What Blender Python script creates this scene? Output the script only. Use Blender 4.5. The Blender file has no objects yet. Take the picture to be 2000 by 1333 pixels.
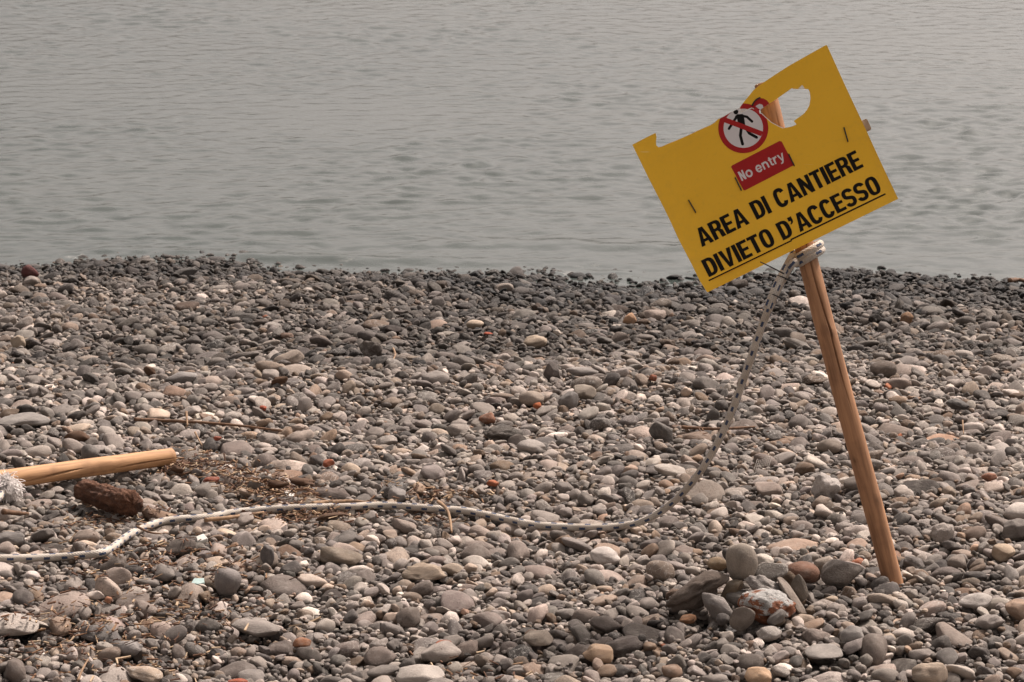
import bpy, bmesh, math, random, time
import numpy as np
from mathutils import Vector, Matrix, noise
from mathutils.geometry import delaunay_2d_cdt

T0 = time.time()
random.seed(7)
RNG = np.random.default_rng(11)
scene = bpy.context.scene
COL = scene.collection

# ------------------------------------------------------------------ camera
CAM_Z, PITCH, FPX = 1.6, math.radians(14.0), 4722.0      # focal length in photo pixels (85 mm on a 36 mm sensor)
cam_data = bpy.data.cameras.new('camera')
cam_data.sensor_width = 36.0
cam_data.lens = 36.0 * FPX / 2000.0
cam_data.clip_start, cam_data.clip_end = 0.1, 8000.0
cam_data.dof.use_dof = True
cam_data.dof.focus_distance = 5.2
cam_data.dof.aperture_fstop = 28.0
cam = bpy.data.objects.new('camera', cam_data)
cam.location = (0, 0, CAM_Z)
cam.rotation_euler = (math.pi / 2 - PITCH, 0, 0)
COL.objects.link(cam)
scene.camera = cam

# ------------------------------------------------------------------ light
SUN_EL, SUN_AZ = math.radians(52), math.radians(42)      # azimuth clockwise from +Y: behind the sign, to the right
world = bpy.data.worlds.new('World')
scene.world = world
world.use_nodes = True
wn = world.node_tree
wn.nodes.clear()
sky = wn.nodes.new('ShaderNodeTexSky')
sky.sky_type = 'NISHITA'
sky.sun_disc = False
sky.sun_elevation = SUN_EL
sky.sun_rotation = SUN_AZ
sky.air_density, sky.dust_density, sky.ozone_density = 1.0, 6.0, 1.0
hsv = wn.nodes.new('ShaderNodeHueSaturation')
hsv.inputs['Saturation'].default_value = 0.10
warm = wn.nodes.new('ShaderNodeMix')
warm.data_type = 'RGBA'
warm.blend_type = 'MULTIPLY'
warm.inputs[0].default_value = 1.0
warm.inputs[7].default_value = (1.0, 0.900, 0.850, 1)
bg = wn.nodes.new('ShaderNodeBackground')
bg.inputs['Strength'].default_value = 0.15
wo = wn.nodes.new('ShaderNodeOutputWorld')
wn.links.new(sky.outputs[0], hsv.inputs['Color'])
wn.links.new(hsv.outputs[0], warm.inputs[6])
wn.links.new(warm.outputs[2], bg.inputs['Color'])
wn.links.new(bg.outputs[0], wo.inputs[0])

sun_data = bpy.data.lights.new('sun', 'SUN')
sun_data.energy = 4.6
sun_data.angle = math.radians(7)
sun_data.color = (1.0, 0.89, 0.81)
sun = bpy.data.objects.new('sun', sun_data)
sdir = Vector((math.sin(SUN_AZ) * math.cos(SUN_EL), math.cos(SUN_AZ) * math.cos(SUN_EL), math.sin(SUN_EL)))
sun.rotation_euler = sdir.to_track_quat('Z', 'Y').to_euler()
sun.location = sdir * 30
COL.objects.link(sun)

scene.view_settings.view_transform = 'Standard'
scene.view_settings.look = 'None'
scene.view_settings.exposure = 0.26
scene.view_settings.gamma = 1.0
scene.view_settings.use_curve_mapping = False
scene.render.engine = 'CYCLES'
scene.cycles.use_denoising = True
scene.cycles.max_bounces = 6
scene.cycles.diffuse_bounces = 3
scene.cycles.use_adaptive_sampling = True
scene.cycles.adaptive_threshold = 0.015

# ------------------------------------------------------------------ photo geometry
FWD = Vector((0, math.cos(PITCH), -math.sin(PITCH)))
RIGHT = Vector((1, 0, 0))
UP = Vector((0, math.sin(PITCH), math.cos(PITCH)))
EYE = Vector((0, 0, CAM_Z))
WATER_Z = -0.45


def ray(px, py):
    return FWD + RIGHT * ((px - 1000) / FPX) - UP * ((py - 666.5) / FPX)


def at_depth(px, py, depth):
    return EYE + ray(px, py) * depth


def at_z(px, py, z):
    d = ray(px, py)
    return EYE + d * ((z - CAM_Z) / d.z)


_shore = [(-400, 484), (0, 493), (370, 506), (700, 516), (900, 521), (1000, 521), (1180, 524), (1290, 524), (1400, 525),
          (1650, 527), (1720, 535), (1800, 544), (2000, 545), (2400, 560)]
_sp = [at_z(x, y + 11, WATER_Z) for x, y in _shore]
SHX, SHY = np.array([p.x for p in _sp]), np.array([p.y for p in _sp])


def shore_y(x):
    return np.interp(x, SHX, SHY)


def terrain(x, y):
    x = np.asarray(x, float)
    y = np.asarray(y, float)
    ys = shore_y(x)
    s = np.clip((y - 4.2) / (ys - 4.2), 0, None)
    z = WATER_Z * s ** 1.3
    z = z + 0.035 * np.exp(-((y - 6.55 - 0.12 * np.sin(x * 1.7)) / 0.42) ** 2)
    z = z + 0.010 * np.sin(x * 2.3 + y * 1.1) + 0.008 * np.sin(x * 4.1 - y * 3.3 + 1.0) + 0.006 * np.sin(y * 6.1 + x * 1.3)
    z = z - 0.018 * np.exp(-((x + 0.55) / 0.5) ** 2 - ((y - 4.15) / 0.35) ** 2)
    return z


def tz(x, y):
    return float(terrain(x, y))


def on_ground(px, py, h=0.0):
    """point where the line of sight meets the beach raised by h"""
    z = 0.0
    for _ in range(14):
        p = at_z(px, py, z)
        z = tz(p.x, p.y) + h
    return at_z(px, py, z)


# ------------------------------------------------------------------ naming helpers
def tag(o, label=None, cat=None, group=None, kind=None):
    if label:
        o['label'] = label
    if cat:
        o['category'] = cat
    if group:
        o['group'] = group
    if kind:
        o['kind'] = kind
    return o


def link(name, mesh, mat=None, parent=None):
    o = bpy.data.objects.new(name, mesh)
    COL.objects.link(o)
    if mat is not None and not mesh.materials:
        mesh.materials.append(mat)
    if parent is not None:
        o.parent = parent
    return o


def empty(name, loc, label, cat, group=None):
    o = bpy.data.objects.new(name, None)
    o.empty_display_size = 0.05
    o.location = loc
    COL.objects.link(o)
    return tag(o, label, cat, group)


def mesh_from(name, verts, faces, smooth=True):
    me = bpy.data.meshes.new(name)
    me.from_pydata([tuple(v) for v in verts], [], faces)
    if smooth:
        me.polygons.foreach_set('use_smooth', [True] * len(me.polygons))
    me.update()
    return me


# ------------------------------------------------------------------ materials
class NT:
    def __init__(self, name):
        self.m = bpy.data.materials.new(name)
        self.m.use_nodes = True
        self.t = self.m.node_tree
        self.bsdf = self.t.nodes['Principled BSDF']

    def n(self, kind, **kw):
        nd = self.t.nodes.new('ShaderNode' + kind)
        for k, v in kw.items():
            setattr(nd, k, v)
        return nd

    def l(self, a, b):
        self.t.links.new(a, b)

    def put(self, sock, v):
        if hasattr(v, 'is_output'):
            self.l(v, sock)
        else:
            sock.default_value = v

    def math(self, op, a, b=0.0, c=None, clamp=False):
        nd = self.n('Math', operation=op, use_clamp=clamp)
        self.put(nd.inputs[0], a)
        self.put(nd.inputs[1], b)
        if c is not None:
            self.put(nd.inputs[2], c)
        return nd.outputs[0]

    def vmath(self, op, a, b):
        nd = self.n('VectorMath', operation=op)
        self.put(nd.inputs[0], a)
        self.put(nd.inputs[1], b)
        return nd.outputs[0]

    def noise(self, vec, scale, detail=4, rough=0.55, dist=0.0):
        nd = self.n('TexNoise')
        nd.inputs['Scale'].default_value = scale
        nd.inputs['Detail'].default_value = detail
        nd.inputs['Roughness'].default_value = rough
        nd.inputs['Distortion'].default_value = dist
        if vec is not None:
            self.l(vec, nd.inputs['Vector'])
        return nd.outputs['Fac']

    def ramp(self, fac, stops):
        nd = self.n('ValToRGB')
        e = nd.color_ramp.elements
        while len(e) < len(stops):
            e.new(0.5)
        for i, (p, c) in enumerate(stops):
            e[i].position = p
            e[i].color = (c, c, c, 1) if isinstance(c, (int, float)) else tuple(c) + (1,)
        self.l(fac, nd.inputs[0])
        return nd.outputs[0]

    def mix(self, fac, a, b, mode='MIX'):
        nd = self.n('Mix', data_type='RGBA', blend_type=mode)
        self.put(nd.inputs[0], fac)
        self.put(nd.inputs[6], a if hasattr(a, 'is_output') or len(a) == 4 else tuple(a) + (1,))
        self.put(nd.inputs[7], b if hasattr(b, 'is_output') or len(b) == 4 else tuple(b) + (1,))
        return nd.outputs[2]

    def bump(self, h, strength, dist):
        nd = self.n('Bump')
        nd.inputs['Strength'].default_value = strength
        nd.inputs['Distance'].default_value = dist
        self.l(h, nd.inputs['Height'])
        self.l(nd.outputs[0], self.bsdf.inputs['Normal'])

    def set(self, **kw):
        for k, v in kw.items():
            self.put(self.bsdf.inputs[k.replace('_', ' ')], v)


def stone_material():
    k = NT('stone')
    col = k.n('Attribute', attribute_type='INSTANCER', attribute_name='stone_color').outputs['Color']
    misc = k.n('Attribute', attribute_type='INSTANCER', attribute_name='stone_misc').outputs['Vector']
    wet = k.n('Attribute', attribute_type='INSTANCER', attribute_name='stone_wet').outputs['Fac']
    sep = k.n('SeparateXYZ')
    k.l(misc, sep.inputs[0])
    seed, vein, speck = sep.outputs
    oc = k.n('TexCoord').outputs['Object']
    comb = k.n('CombineXYZ')
    k.l(k.math('MULTIPLY', seed, 37.0), comb.inputs[0])
    k.l(k.math('MULTIPLY', seed, 91.0), comb.inputs[1])
    k.l(k.math('MULTIPLY', seed, 53.0), comb.inputs[2])
    vec = k.vmath('ADD', oc, comb.outputs[0])
    broad = k.noise(vec, 0.9, 3, 0.5)
    fine = k.noise(vec, 9.0, 6, 0.7)
    m1 = k.math('MULTIPLY_ADD', broad, 1.1, 0.45)
    m2 = k.math('MULTIPLY_ADD', fine, 0.9, 0.55)
    f = k.math('MULTIPLY', m1, m2)
    fv = k.n('CombineXYZ')
    for i in range(3):
        k.l(f, fv.inputs[i])
    base = k.mix(1.0, col, fv.outputs[0], 'MULTIPLY')
    # pale calcite veins
    warp = k.noise(vec, 1.6, 3, 0.6, 0.6)
    vd = k.math('ABSOLUTE', k.math('SUBTRACT', warp, 0.5))
    vline = k.math('MULTIPLY', k.ramp(vd, [(0.0, 1.0), (0.016, 0.0)]), vein, clamp=True)
    base = k.mix(k.math('MULTIPLY', vline, 0.75), base, (0.58, 0.55, 0.51))
    # dark cracks and blotches
    crk = k.math('ABSOLUTE', k.math('SUBTRACT', k.noise(vec, 2.3, 5, 0.65, 1.0), 0.47))
    cl = k.math('MULTIPLY', k.ramp(crk, [(0.0, 1.0), (0.02, 0.0)]), speck, clamp=True)
    base = k.mix(k.math('MULTIPLY', cl, 0.6), base, (0.035, 0.03, 0.027))
    vor = k.n('TexVoronoi')
    vor.inputs['Scale'].default_value = 7.0
    k.l(vec, vor.inputs['Vector'])
    pit = k.ramp(vor.outputs['Distance'], [(0.12, 1.0), (0.32, 0.0)])
    pits = k.math('MULTIPLY', pit, k.math('MULTIPLY', k.math('SUBTRACT', speck, 0.35), 1.5, clamp=True), clamp=True)
    base = k.mix(k.math('MULTIPLY', pits, 0.55), base, (0.06, 0.045, 0.035))
    # dust film of dried salt in broad patches
    dust = k.ramp(k.noise(vec, 1.7, 5, 0.7), [(0.48, 0.0), (0.72, 0.35)])
    dust = k.math('MULTIPLY', dust, k.math('SUBTRACT', 1.0, wet, clamp=True))
    base = k.mix(k.math('MULTIPLY', dust, 0.7), base, (0.40, 0.365, 0.325))
    k.set(Base_Color=base)
    k.put(k.bsdf.inputs['Roughness'], k.math('MULTIPLY_ADD', wet, -0.25, 0.82))
    k.put(k.bsdf.inputs['Specular IOR Level'], 0.22)
    hgt = k.math('SUBTRACT', k.math('MULTIPLY_ADD', fine, 0.5, k.math('MULTIPLY', broad, 0.3)), k.math('MULTIPLY', pits, 0.5))
    k.bump(hgt, 0.35, 0.12)
    return k.m


def ground_material():
    k = NT('grit')
    gc = k.n('TexCoord').outputs['Object']
    vor = k.n('TexVoronoi')
    vor.inputs['Scale'].default_value = 140
    k.l(gc, vor.inputs['Vector'])
    c = k.mix(k.noise(gc, 60, 5), (0.035, 0.03, 0.026), (0.16, 0.14, 0.12))
    c = k.mix(0.5, c, k.ramp(vor.outputs['Color'], [(0.2, 0.03), (0.9, 0.26)]))
    k.set(Base_Color=c, Roughness=0.9)
    k.bump(vor.outputs['Distance'], 0.9, 0.004)
    return k.m


def sea_material():
    k = NT('sea_water')
    oc = k.n('TexCoord').outputs['Object']
    mp = k.n('Mapping')
    mp.inputs['Scale'].default_value = (0.85, 1.0, 1.0)
    k.l(oc, mp.inputs['Vector'])
    c = k.mix(k.noise(oc, 0.35, 3), (0.036, 0.048, 0.045), (0.054, 0.063, 0.057))
    # broken foam left where the ripples touch the stones
    sh = k.n('Attribute', attribute_name='shore').outputs['Fac']
    fm = k.math('MULTIPLY', k.ramp(k.noise(oc, 16, 6, .7), [(.56, 0.0), (.63, 1.0)]), k.ramp(k.noise(oc, 1.6, 2), [(.60, 0.0), (.72, 0.8)]))
    fm = k.math('MULTIPLY', fm, k.ramp(sh, [(0.0, 1.0), (0.22, 0.0)]))
    c = k.mix(fm, c, (0.45, 0.43, 0.40))
    k.set(Base_Color=c, Roughness=k.math('MULTIPLY_ADD', fm, 0.6, 0.025), IOR=1.333)
    h = k.math('MULTIPLY_ADD', k.noise(mp.outputs[0], 11.0, 2, 0.5), 1.0, k.math('MULTIPLY', k.noise(mp.outputs[0], 26.0, 2, 0.5), 0.25))
    k.bump(h, 0.35, 0.012)
    return k.m


def wood_material(name, light, dark, knot=(0.12, 0.055, 0.025), rough=0.75, ring=1.0, spots=()):
    k = NT(name)
    oc = k.n('TexCoord').outputs['Object']
    mp = k.n('Mapping')
    mp.inputs['Scale'].default_value = (1.0, 1.0, 0.06)
    k.l(oc, mp.inputs['Vector'])
    warp = k.n('Mapping')
    warp.inputs['Scale'].default_value = (1.0, 1.0, 0.16)
    k.l(oc, warp.inputs['Vector'])
    grain = k.noise(mp.outputs[0], 300, 5, 0.6, 0.3)
    broad = k.noise(warp.outputs[0], 28, 3, 0.5, 0.8)
    rings = k.n('TexWave', wave_type='BANDS', bands_direction='X')
    rings.inputs['Scale'].default_value = 22
    rings.inputs['Distortion'].default_value = 9.0
    rings.inputs['Detail'].default_value = 2.0
    rings.inputs['Detail Scale'].default_value = 1.2
    k.l(warp.outputs[0], rings.inputs['Vector'])
    f = k.math('ADD', k.math('MULTIPLY', grain, 0.5), k.math('MULTIPLY', broad, 0.55))
    f = k.math('ADD', f, k.math('MULTIPLY', rings.outputs['Fac'], 0.16 * ring))
    c = k.ramp(f, [(0.30, dark), (0.72, light)])
    vor = k.n('TexVoronoi')
    vor.inputs['Scale'].default_value = 9.0
    mp2 = k.n('Mapping')
    mp2.inputs['Scale'].default_value = (1.0, 1.0, 0.55)
    k.l(oc, mp2.inputs['Vector'])
    k.l(mp2.outputs[0], vor.inputs['Vector'])
    kn = k.ramp(vor.outputs['Distance'], [(0.07, 1.0), (0.17, 0.0)])
    c = k.mix(k.math('MULTIPLY', kn, 0.65), c, knot)
    for sx_, sy_, sz_, sr_ in spots:
        dv = k.n('VectorMath', operation='DISTANCE')
        sc_ = k.vmath('MULTIPLY', oc, (1.0, 1.0, 0.7))
        k.l(sc_, dv.inputs[0])
        dv.inputs[1].default_value = (sx_, sy_, sz_ * 0.7)
        wob = k.math('MULTIPLY_ADD', k.noise(oc, 90, 3), sr_ * 0.8, dv.outputs['Value'])
        km = k.ramp(k.math('DIVIDE', wob, sr_ * 2.0), [(0.30, 1.0), (0.52, 0.45), (0.95, 0.0)])
        c = k.mix(k.math('MULTIPLY', km, 0.85), c, knot)
    blot = k.ramp(k.noise(oc, 14, 4, 0.6), [(0.5, 0.0), (0.75, 0.45)])
    c = k.mix(blot, c, tuple(v * 0.62 for v in dark))
    k.set(Base_Color=c, Roughness=rough)
    k.bump(k.math('ADD', grain, broad), 0.35, 0.0012)
    return k.m


def plain(name, col, rough=0.6, var=0.25, scale=60.0, bump=0.0, spec=None):
    k = NT(name)
    oc = k.n('TexCoord').outputs['Object']
    n = k.noise(oc, scale, 5, 0.65)
    c = k.mix(n, tuple(v * (1 - var) for v in col), tuple(min(1, v * (1 + var)) for v in col))
    k.set(Base_Color=c, Roughness=rough)
    if spec is not None:
        k.put(k.bsdf.inputs['Specular IOR Level'], spec)
    if bump:
        k.bump(n, bump, 0.003)
    return k.m


def rope_material():
    k = NT('braided_rope')
    uv = k.n('UVMap', uv_map='UVMap').outputs[0]
    sep = k.n('SeparateXYZ')
    k.l(uv, sep.inputs[0])
    u, v = sep.outputs[0], sep.outputs[1]            # u around 0..1, v along in metres
    # braid relief: two families of diagonal strands
    p1 = k.math('SINE', k.math('ADD', k.math('MULTIPLY', u, 2 * math.pi * 9), k.math('MULTIPLY', v, 2 * math.pi / 0.0062)))
    p2 = k.math('SINE', k.math('SUBTRACT', k.math('MULTIPLY', u, 2 * math.pi * 9), k.math('MULTIPLY', v, 2 * math.pi / 0.0062)))
    braid = k.math('MAXIMUM', p1, p2)
    # blue flecks in four staggered columns
    zig = k.math('MULTIPLY', k.math('PINGPONG', v, 0.0022), 26.0)
    uc = k.math('ADD', k.math('MULTIPLY', u, 4.0), zig)
    colf = k.math('ABSOLUTE', k.math('SUBTRACT', k.math('FRACT', uc), 0.5))
    idx = k.math('FLOOR', uc)
    vv = k.math('ADD', k.math('DIVIDE', v, 0.037), k.math('MULTIPLY', idx, 0.31))
    rowf = k.math('ABSOLUTE', k.math('SUBTRACT', k.math('FRACT', vv), 0.5))
    fl = k.math('MULTIPLY', k.math('LESS_THAN', colf, 0.225), k.math('LESS_THAN', rowf, 0.17))
    oc = k.n('TexCoord').outputs['Object']
    dirt = k.noise(oc, 22, 5, 0.65)
    white = k.mix(k.ramp(dirt, [(0.32, 0.0), (0.66, 1.0)]), (0.62, 0.57, 0.51), (0.36, 0.305, 0.25))
    white = k.mix(k.ramp(braid, [(0.3, 0.35), (0.9, 0.0)]), white, (0.35, 0.31, 0.26))
    c = k.mix(k.math('MULTIPLY', fl, 0.93), white, (0.007, 0.032, 0.095))
    k.set(Base_Color=c, Roughness=0.85)
    k.bump(braid, 0.6, 0.0012)
    return k.m


M_STONE = stone_material()
M_GRIT = ground_material()
M_SEA = sea_material()
M_POST = wood_material('peeled_post_wood', (0.40, 0.205, 0.10), (0.16, 0.070, 0.032), ring=0.9,
                       spots=[(0.0198 * math.cos(a), 0.0198 * math.sin(a), z, r) for a, z, r in ((-1.80, .662, .0085), (-1.30, .652, .006), (-1.12, .315, .007), (-2.3, .40, .006), (-1.7, .85, .004))])
M_POLE = wood_material('pale_pole_wood', (0.47, 0.26, 0.125), (0.21, 0.10, 0.045), ring=1.8, spots=[(0.021 * math.cos(a), 0.021 * math.sin(a), z, r) for a, z, r in ((-0.6, .53, .008), (-0.1, .41, .006), (-0.8, .62, .005), (0.2, .60, .004), (-0.3, .47, .003))])
M_DRIFT = wood_material('driftwood', (0.16, 0.085, 0.045), (0.055, 0.028, 0.016), rough=0.85)
M_TWIG = wood_material('dry_twig', (0.30, 0.19, 0.11), (0.13, 0.075, 0.042), rough=0.85)
M_ROPE = rope_material()
M_FRAY = plain('frayed_fibre', (0.74, 0.69, 0.66), 0.85, 0.2)
M_TIE = plain('black_tie', (0.012, 0.010, 0.010), 0.45, 0.2)


def rotten_material():
    k = NT('rotten_wood')
    oc = k.n('TexCoord').outputs['Object']
    mp = k.n('Mapping')
    mp.inputs['Scale'].default_value = (1, 1, 0.35)
    k.l(oc, mp.inputs['Vector'])
    a = k.noise(mp.outputs[0], 45, 7, 0.7, 0.5)
    b = k.noise(oc, 220, 4, 0.7)
    c = k.ramp(a, [(0.32, (0.022, 0.010, 0.006)), (0.52, (0.105, 0.040, 0.018)), (0.72, (0.20, 0.095, 0.05))])
    c = k.mix(k.math('MULTIPLY', b, 0.5), c, (0.05, 0.024, 0.013))
    k.set(Base_Color=c, Roughness=0.95)
    k.bump(k.math('ADD', a, k.math('MULTIPLY', b, 0.4)), 1.0, 0.008)
    return k.m


M_ROT = rotten_material()

# ------------------------------------------------------------------ beach ground and sea
def grid_mesh(name, xs, ys, zfun):
    X, Y = np.meshgrid(xs, ys)
    Z = zfun(X, Y)
    nx, ny = len(xs), len(ys)
    v = np.stack([X, Y, Z], -1).reshape(-1, 3).astype(np.float32)
    i = np.arange(nx - 1)[None, :] + nx * np.arange(ny - 1)[:, None]
    f = np.stack([i, i + 1, i + 1 + nx, i + nx], -1).reshape(-1, 4)
    me = bpy.data.meshes.new(name)
    me.vertices.add(len(v))
    me.vertices.foreach_set('co', v.ravel())
    me.loops.add(f.size)
    me.loops.foreach_set('vertex_index', f.ravel().astype(np.int32))
    me.polygons.add(len(f))
    me.polygons.foreach_set('loop_start', np.arange(0, f.size, 4, dtype=np.int32))
    me.polygons.foreach_set('use_smooth', np.ones(len(f), bool))
    me.update(calc_edges=True)
    return me


BED = 0.042


def ground_z(X, Y):
    return terrain(X, np.clip(Y, 0, 14)) - BED - 0.004 + 0.004 * np.sin(X * 41 + Y * 13) * np.sin(Y * 37)


gx = np.concatenate([np.linspace(-60, -4, 40)[:-1], np.linspace(-4, 4, 161), np.linspace(4, 60, 40)[1:]])
gy = np.concatenate([np.linspace(-40, 2.5, 30)[:-1], np.linspace(2.5, 11, 171), np.linspace(11, 20, 12)[1:]])
beach = link('beach', grid_mesh('beach', gx, gy, ground_z), M_GRIT)
tag(beach, 'grey pebble beach sloping down to the water', kind='structure')


def waves(X, Y):
    r = np.random.default_rng(5)
    Z = np.zeros_like(X)
    patch = 0.75 + 0.35 * np.sin(X * 0.55 + 1.3 * np.sin(Y * 0.31) + 0.4) * np.sin(Y * 0.62 + 0.8 * np.sin(X * 0.4))
    patch = patch + 0.34 * np.sin(X * 1.9 + Y * 0.7) * np.sin(Y * 1.7 - X * 0.8)
    for i in range(120):
        lam = 0.050 * (13.0 ** (i / 119.0))
        th = r.uniform(-1.35, 1.45)
        kx, ky = math.sin(th) * 2 * math.pi / lam, math.cos(th) * 2 * math.pi / lam
        amp = 0.0070 * lam * math.exp(-(math.log(lam / 0.112) / 0.90) ** 2) * r.uniform(0.5, 1.4)
        ph = r.uniform(0, 6.283)
        fade = np.clip(1.7 - (Y * 0.0034) / (lam * 0.33), 0, 1)
        arg = X * kx + Y * ky + ph + 0.5 * np.sin(X * kx * 0.23 + ph)
        Z += amp * fade * (np.sin(arg) + 0.22 * np.sin(2 * arg + 1.2))
    Z *= np.clip(patch, 0.15, None)
    d = Y - shore_y(np.clip(X, SHX[0], SHX[-1]))
    Z *= np.clip(0.35 + d * 0.5, 0.3, 1)
    ridge = 0.016 * np.exp(-((d - 0.22 - 0.05 * np.sin(X * 2.2)) / 0.085) ** 2) * np.exp(-((X + 0.85) / 0.75) ** 2)
    ridge += 0.010 * np.exp(-((d - 0.5 - 0.07 * np.sin(X * 1.4 + 2)) / 0.10) ** 2) * np.exp(-((X - 0.5) / 0.9) ** 2)
    return WATER_Z + Z + ridge


ly = [8.6]
while ly[-1] < 40:
    ly.append(ly[-1] + max(0.011, 0.00125 * ly[-1]))
while ly[-1] < 3500:
    ly.append(ly[-1] * 1.13)
xs = [0.0]
while xs[-1] < 5.6:
    xs.append(xs[-1] + 0.022)
while xs[-1] < 2500:
    xs.append(xs[-1] * 1.09 + 0.05)
xs = np.array(xs)
xs = np.concatenate([-xs[::-1][:-1], xs])
sea = link('sea', grid_mesh('sea', xs, np.array(ly), waves), M_SEA)
_X, _Y = np.meshgrid(xs, np.array(ly))
_at = sea.data.attributes.new('shore', 'FLOAT', 'POINT')
_at.data.foreach_set('value', np.clip(_Y - shore_y(_X), 0, 5).astype(np.float32).ravel())
tag(sea, 'calm grey sea with small ripples', kind='structure')

# ------------------------------------------------------------------ stones
_ico = {}


def ico(sub):
    if sub not in _ico:
        bm = bmesh.new()
        bmesh.ops.create_icosphere(bm, subdivisions=sub, radius=1.0)
        bm.verts.ensure_lookup_table()
        _ico[sub] = ([v.co.copy() for v in bm.verts], [tuple(v.index for v in f.verts) for f in bm.faces])
        bm.free()
    return _ico[sub]


def stone_mesh(name, seed, style='smooth', sub=3):
    r = random.Random(seed)
    V, F = ico(sub)
    off = Vector((r.uniform(-50, 50), r.uniform(-50, 50), r.uniform(-50, 50)))
    lo, hi, planes, soft = {'smooth': (0.20, 0.05, 5, 0.72), 'round': (0.09, 0.02, 2, 0.5), 'angular': (0.18, 0.07, 9, 0.93),
                            'rough': (0.28, 0.18, 7, 0.85), 'flat': (0.16, 0.04, 5, 0.75)}[style]
    cuts = []
    for _ in range(planes):
        n = Vector((r.gauss(0, 1), r.gauss(0, 1), r.gauss(0, 1))).normalized()
        cuts.append((n, r.uniform(0.60, 0.92)))
    skew = (r.uniform(-0.28, 0.28), r.uniform(-0.2, 0.2), r.uniform(-0.12, 0.12))
    out = []
    for v in V:
        p = v.copy()
        d = 1.0 + lo * 1.6 * noise.noise(v * 0.95 + off) + hi * 1.5 * noise.noise(v * 2.6 + off)
        if style == 'rough':
            d += 0.10 * noise.noise(v * 5.5 + off) + 0.04 * noise.noise(v * 12 + off)
        p *= d
        for n, lim in cuts:
            e = p.dot(n) - lim
            if e > 0:
                p -= n * e * soft
        p.y *= 1 + skew[0] * p.x
        p.z *= 1 + skew[1] * p.x
        p.x += skew[2] * p.y
        out.append(p)
    for ax in range(3):
        mn = min(p[ax] for p in out)
        mx = max(p[ax] for p in out)
        for p in out:
            p[ax] = (p[ax] - (mn + mx) / 2) * 2 / (mx - mn)
    me = mesh_from(name, out, F)
    me.materials.append(M_STONE)
    return me


STYLES = ['smooth'] * 14 + ['round'] * 4 + ['flat'] * 8 + ['angular'] * 11 + ['rough'] * 5
PROTO = [stone_mesh('pebble_shape', 100 + i, s, 3) for i, s in enumerate(STYLES)]

PALETTE = [((0.215, 0.205, 0.195), 34), ((0.30, 0.285, 0.265), 22), ((0.38, 0.36, 0.335), 12), ((0.10, 0.096, 0.092), 20),
           ((0.30, 0.258, 0.215), 10), ((0.19, 0.145, 0.108), 5), ((0.54, 0.51, 0.47), 2.4), ((0.32, 0.235, 0.18), 0.8), ((0.30, 0.115, 0.06), 0.04)]
_pw = np.array([w for _, w in PALETTE])
_pw = _pw / _pw.sum()
_pc = np.array([c for c, _ in PALETTE])


class Bed:
    """height map of the pebble bed; stones are dropped onto it one after another"""
    R = 0.005

    def __init__(self, x0, x1, y0, y1):
        self.x0, self.y0 = x0, y0
        self.nx, self.ny = int((x1 - x0) / self.R), int((y1 - y0) / self.R)
        gx = x0 + (np.arange(self.nx) + 0.5) * self.R
        gy = y0 + (np.arange(self.ny) + 0.5) * self.R
        X, Y = np.meshgrid(gx, gy)
        self.T = terrain(X, Y).astype(np.float32)
        self.H = self.T - BED
        self.mask = np.zeros(self.H.shape, bool)

    def ij(self, x, y):
        return int((x - self.x0) / self.R), int((y - self.y0) / self.R)

    def height(self, x, y):
        i, j = self.ij(x, y)
        i = min(max(i, 0), self.nx - 1)
        j = min(max(j, 0), self.ny - 1)
        return float(self.H[j, i])

    def window(self, x, y, r):
        i0, j0 = self.ij(x - r, y - r)
        i1, j1 = self.ij(x + r, y + r)
        i0, j0 = max(i0, 0), max(j0, 0)
        i1, j1 = min(i1 + 1, self.nx), min(j1 + 1, self.ny)
        dx = self.x0 + (np.arange(i0, i1) + 0.5) * self.R - x
        dy = self.y0 + (np.arange(j0, j1) + 0.5) * self.R - y
        return slice(j0, j1), slice(i0, i1), dx[None, :], dy[:, None]

    def drop(self, x, y, a, b, c, yaw, sink=0.25, limit=0.012):
        sj, si, dx, dy = self.window(x, y, a)
        h = self.H[sj, si]
        cs, sn = math.cos(yaw), math.sin(yaw)
        u = (dx * cs + dy * sn) / a
        v = (dy * cs - dx * sn) / b
        q = 1 - u * u - v * v
        m = q > 0
        if not m.any():
            return None
        hm = h[m]
        dxm = np.broadcast_to(dx, h.shape)[m]
        dym = np.broadcast_to(dy, h.shape)[m]
        n = hm.size
        if n > 6:
            mean = hm.mean()
            tx = float(((hm - mean) * dxm).sum() / (dxm * dxm).sum())
            ty = float(((hm - mean) * dym).sum() / (dym * dym).sum())
            tx = min(max(tx, -0.7), 0.7)
            ty = min(max(ty, -0.7), 0.7)
        else:
            tx = ty = 0.0
        s = c * np.sqrt(q[m])
        pl = tx * dxm + ty * dym
        k = hm - pl + s
        z0 = float(np.partition(k, max(0, n - 1 - n // 7))[max(0, n - 1 - n // 7)]) - sink * c
        j, i = self.ij(x, y)[1], self.ij(x, y)[0]
        if z0 + 0.3 * c > float(self.T[j, i]) + limit:
            return None
        h[m] = np.maximum(hm, z0 + pl + s)
        return z0, tx, ty

    def stamp(self, x, y, z, a, b, c, yaw, shrink=0.9):
        sj, si, dx, dy = self.window(x, y, a)
        cs, sn = math.cos(yaw), math.sin(yaw)
        q = 1 - ((dx * cs + dy * sn) / a) ** 2 - ((dy * cs - dx * sn) / b) ** 2
        m = q > 0
        self.H[sj, si][m] = np.maximum(self.H[sj, si][m], z + c * np.sqrt(q[m]))
        self.mask[sj, si] |= q > (1 - shrink * shrink)


bed = Bed(-3.7, 3.7, 3.0, 10.7)
print('setup', round(time.time() - T0, 1))

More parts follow.
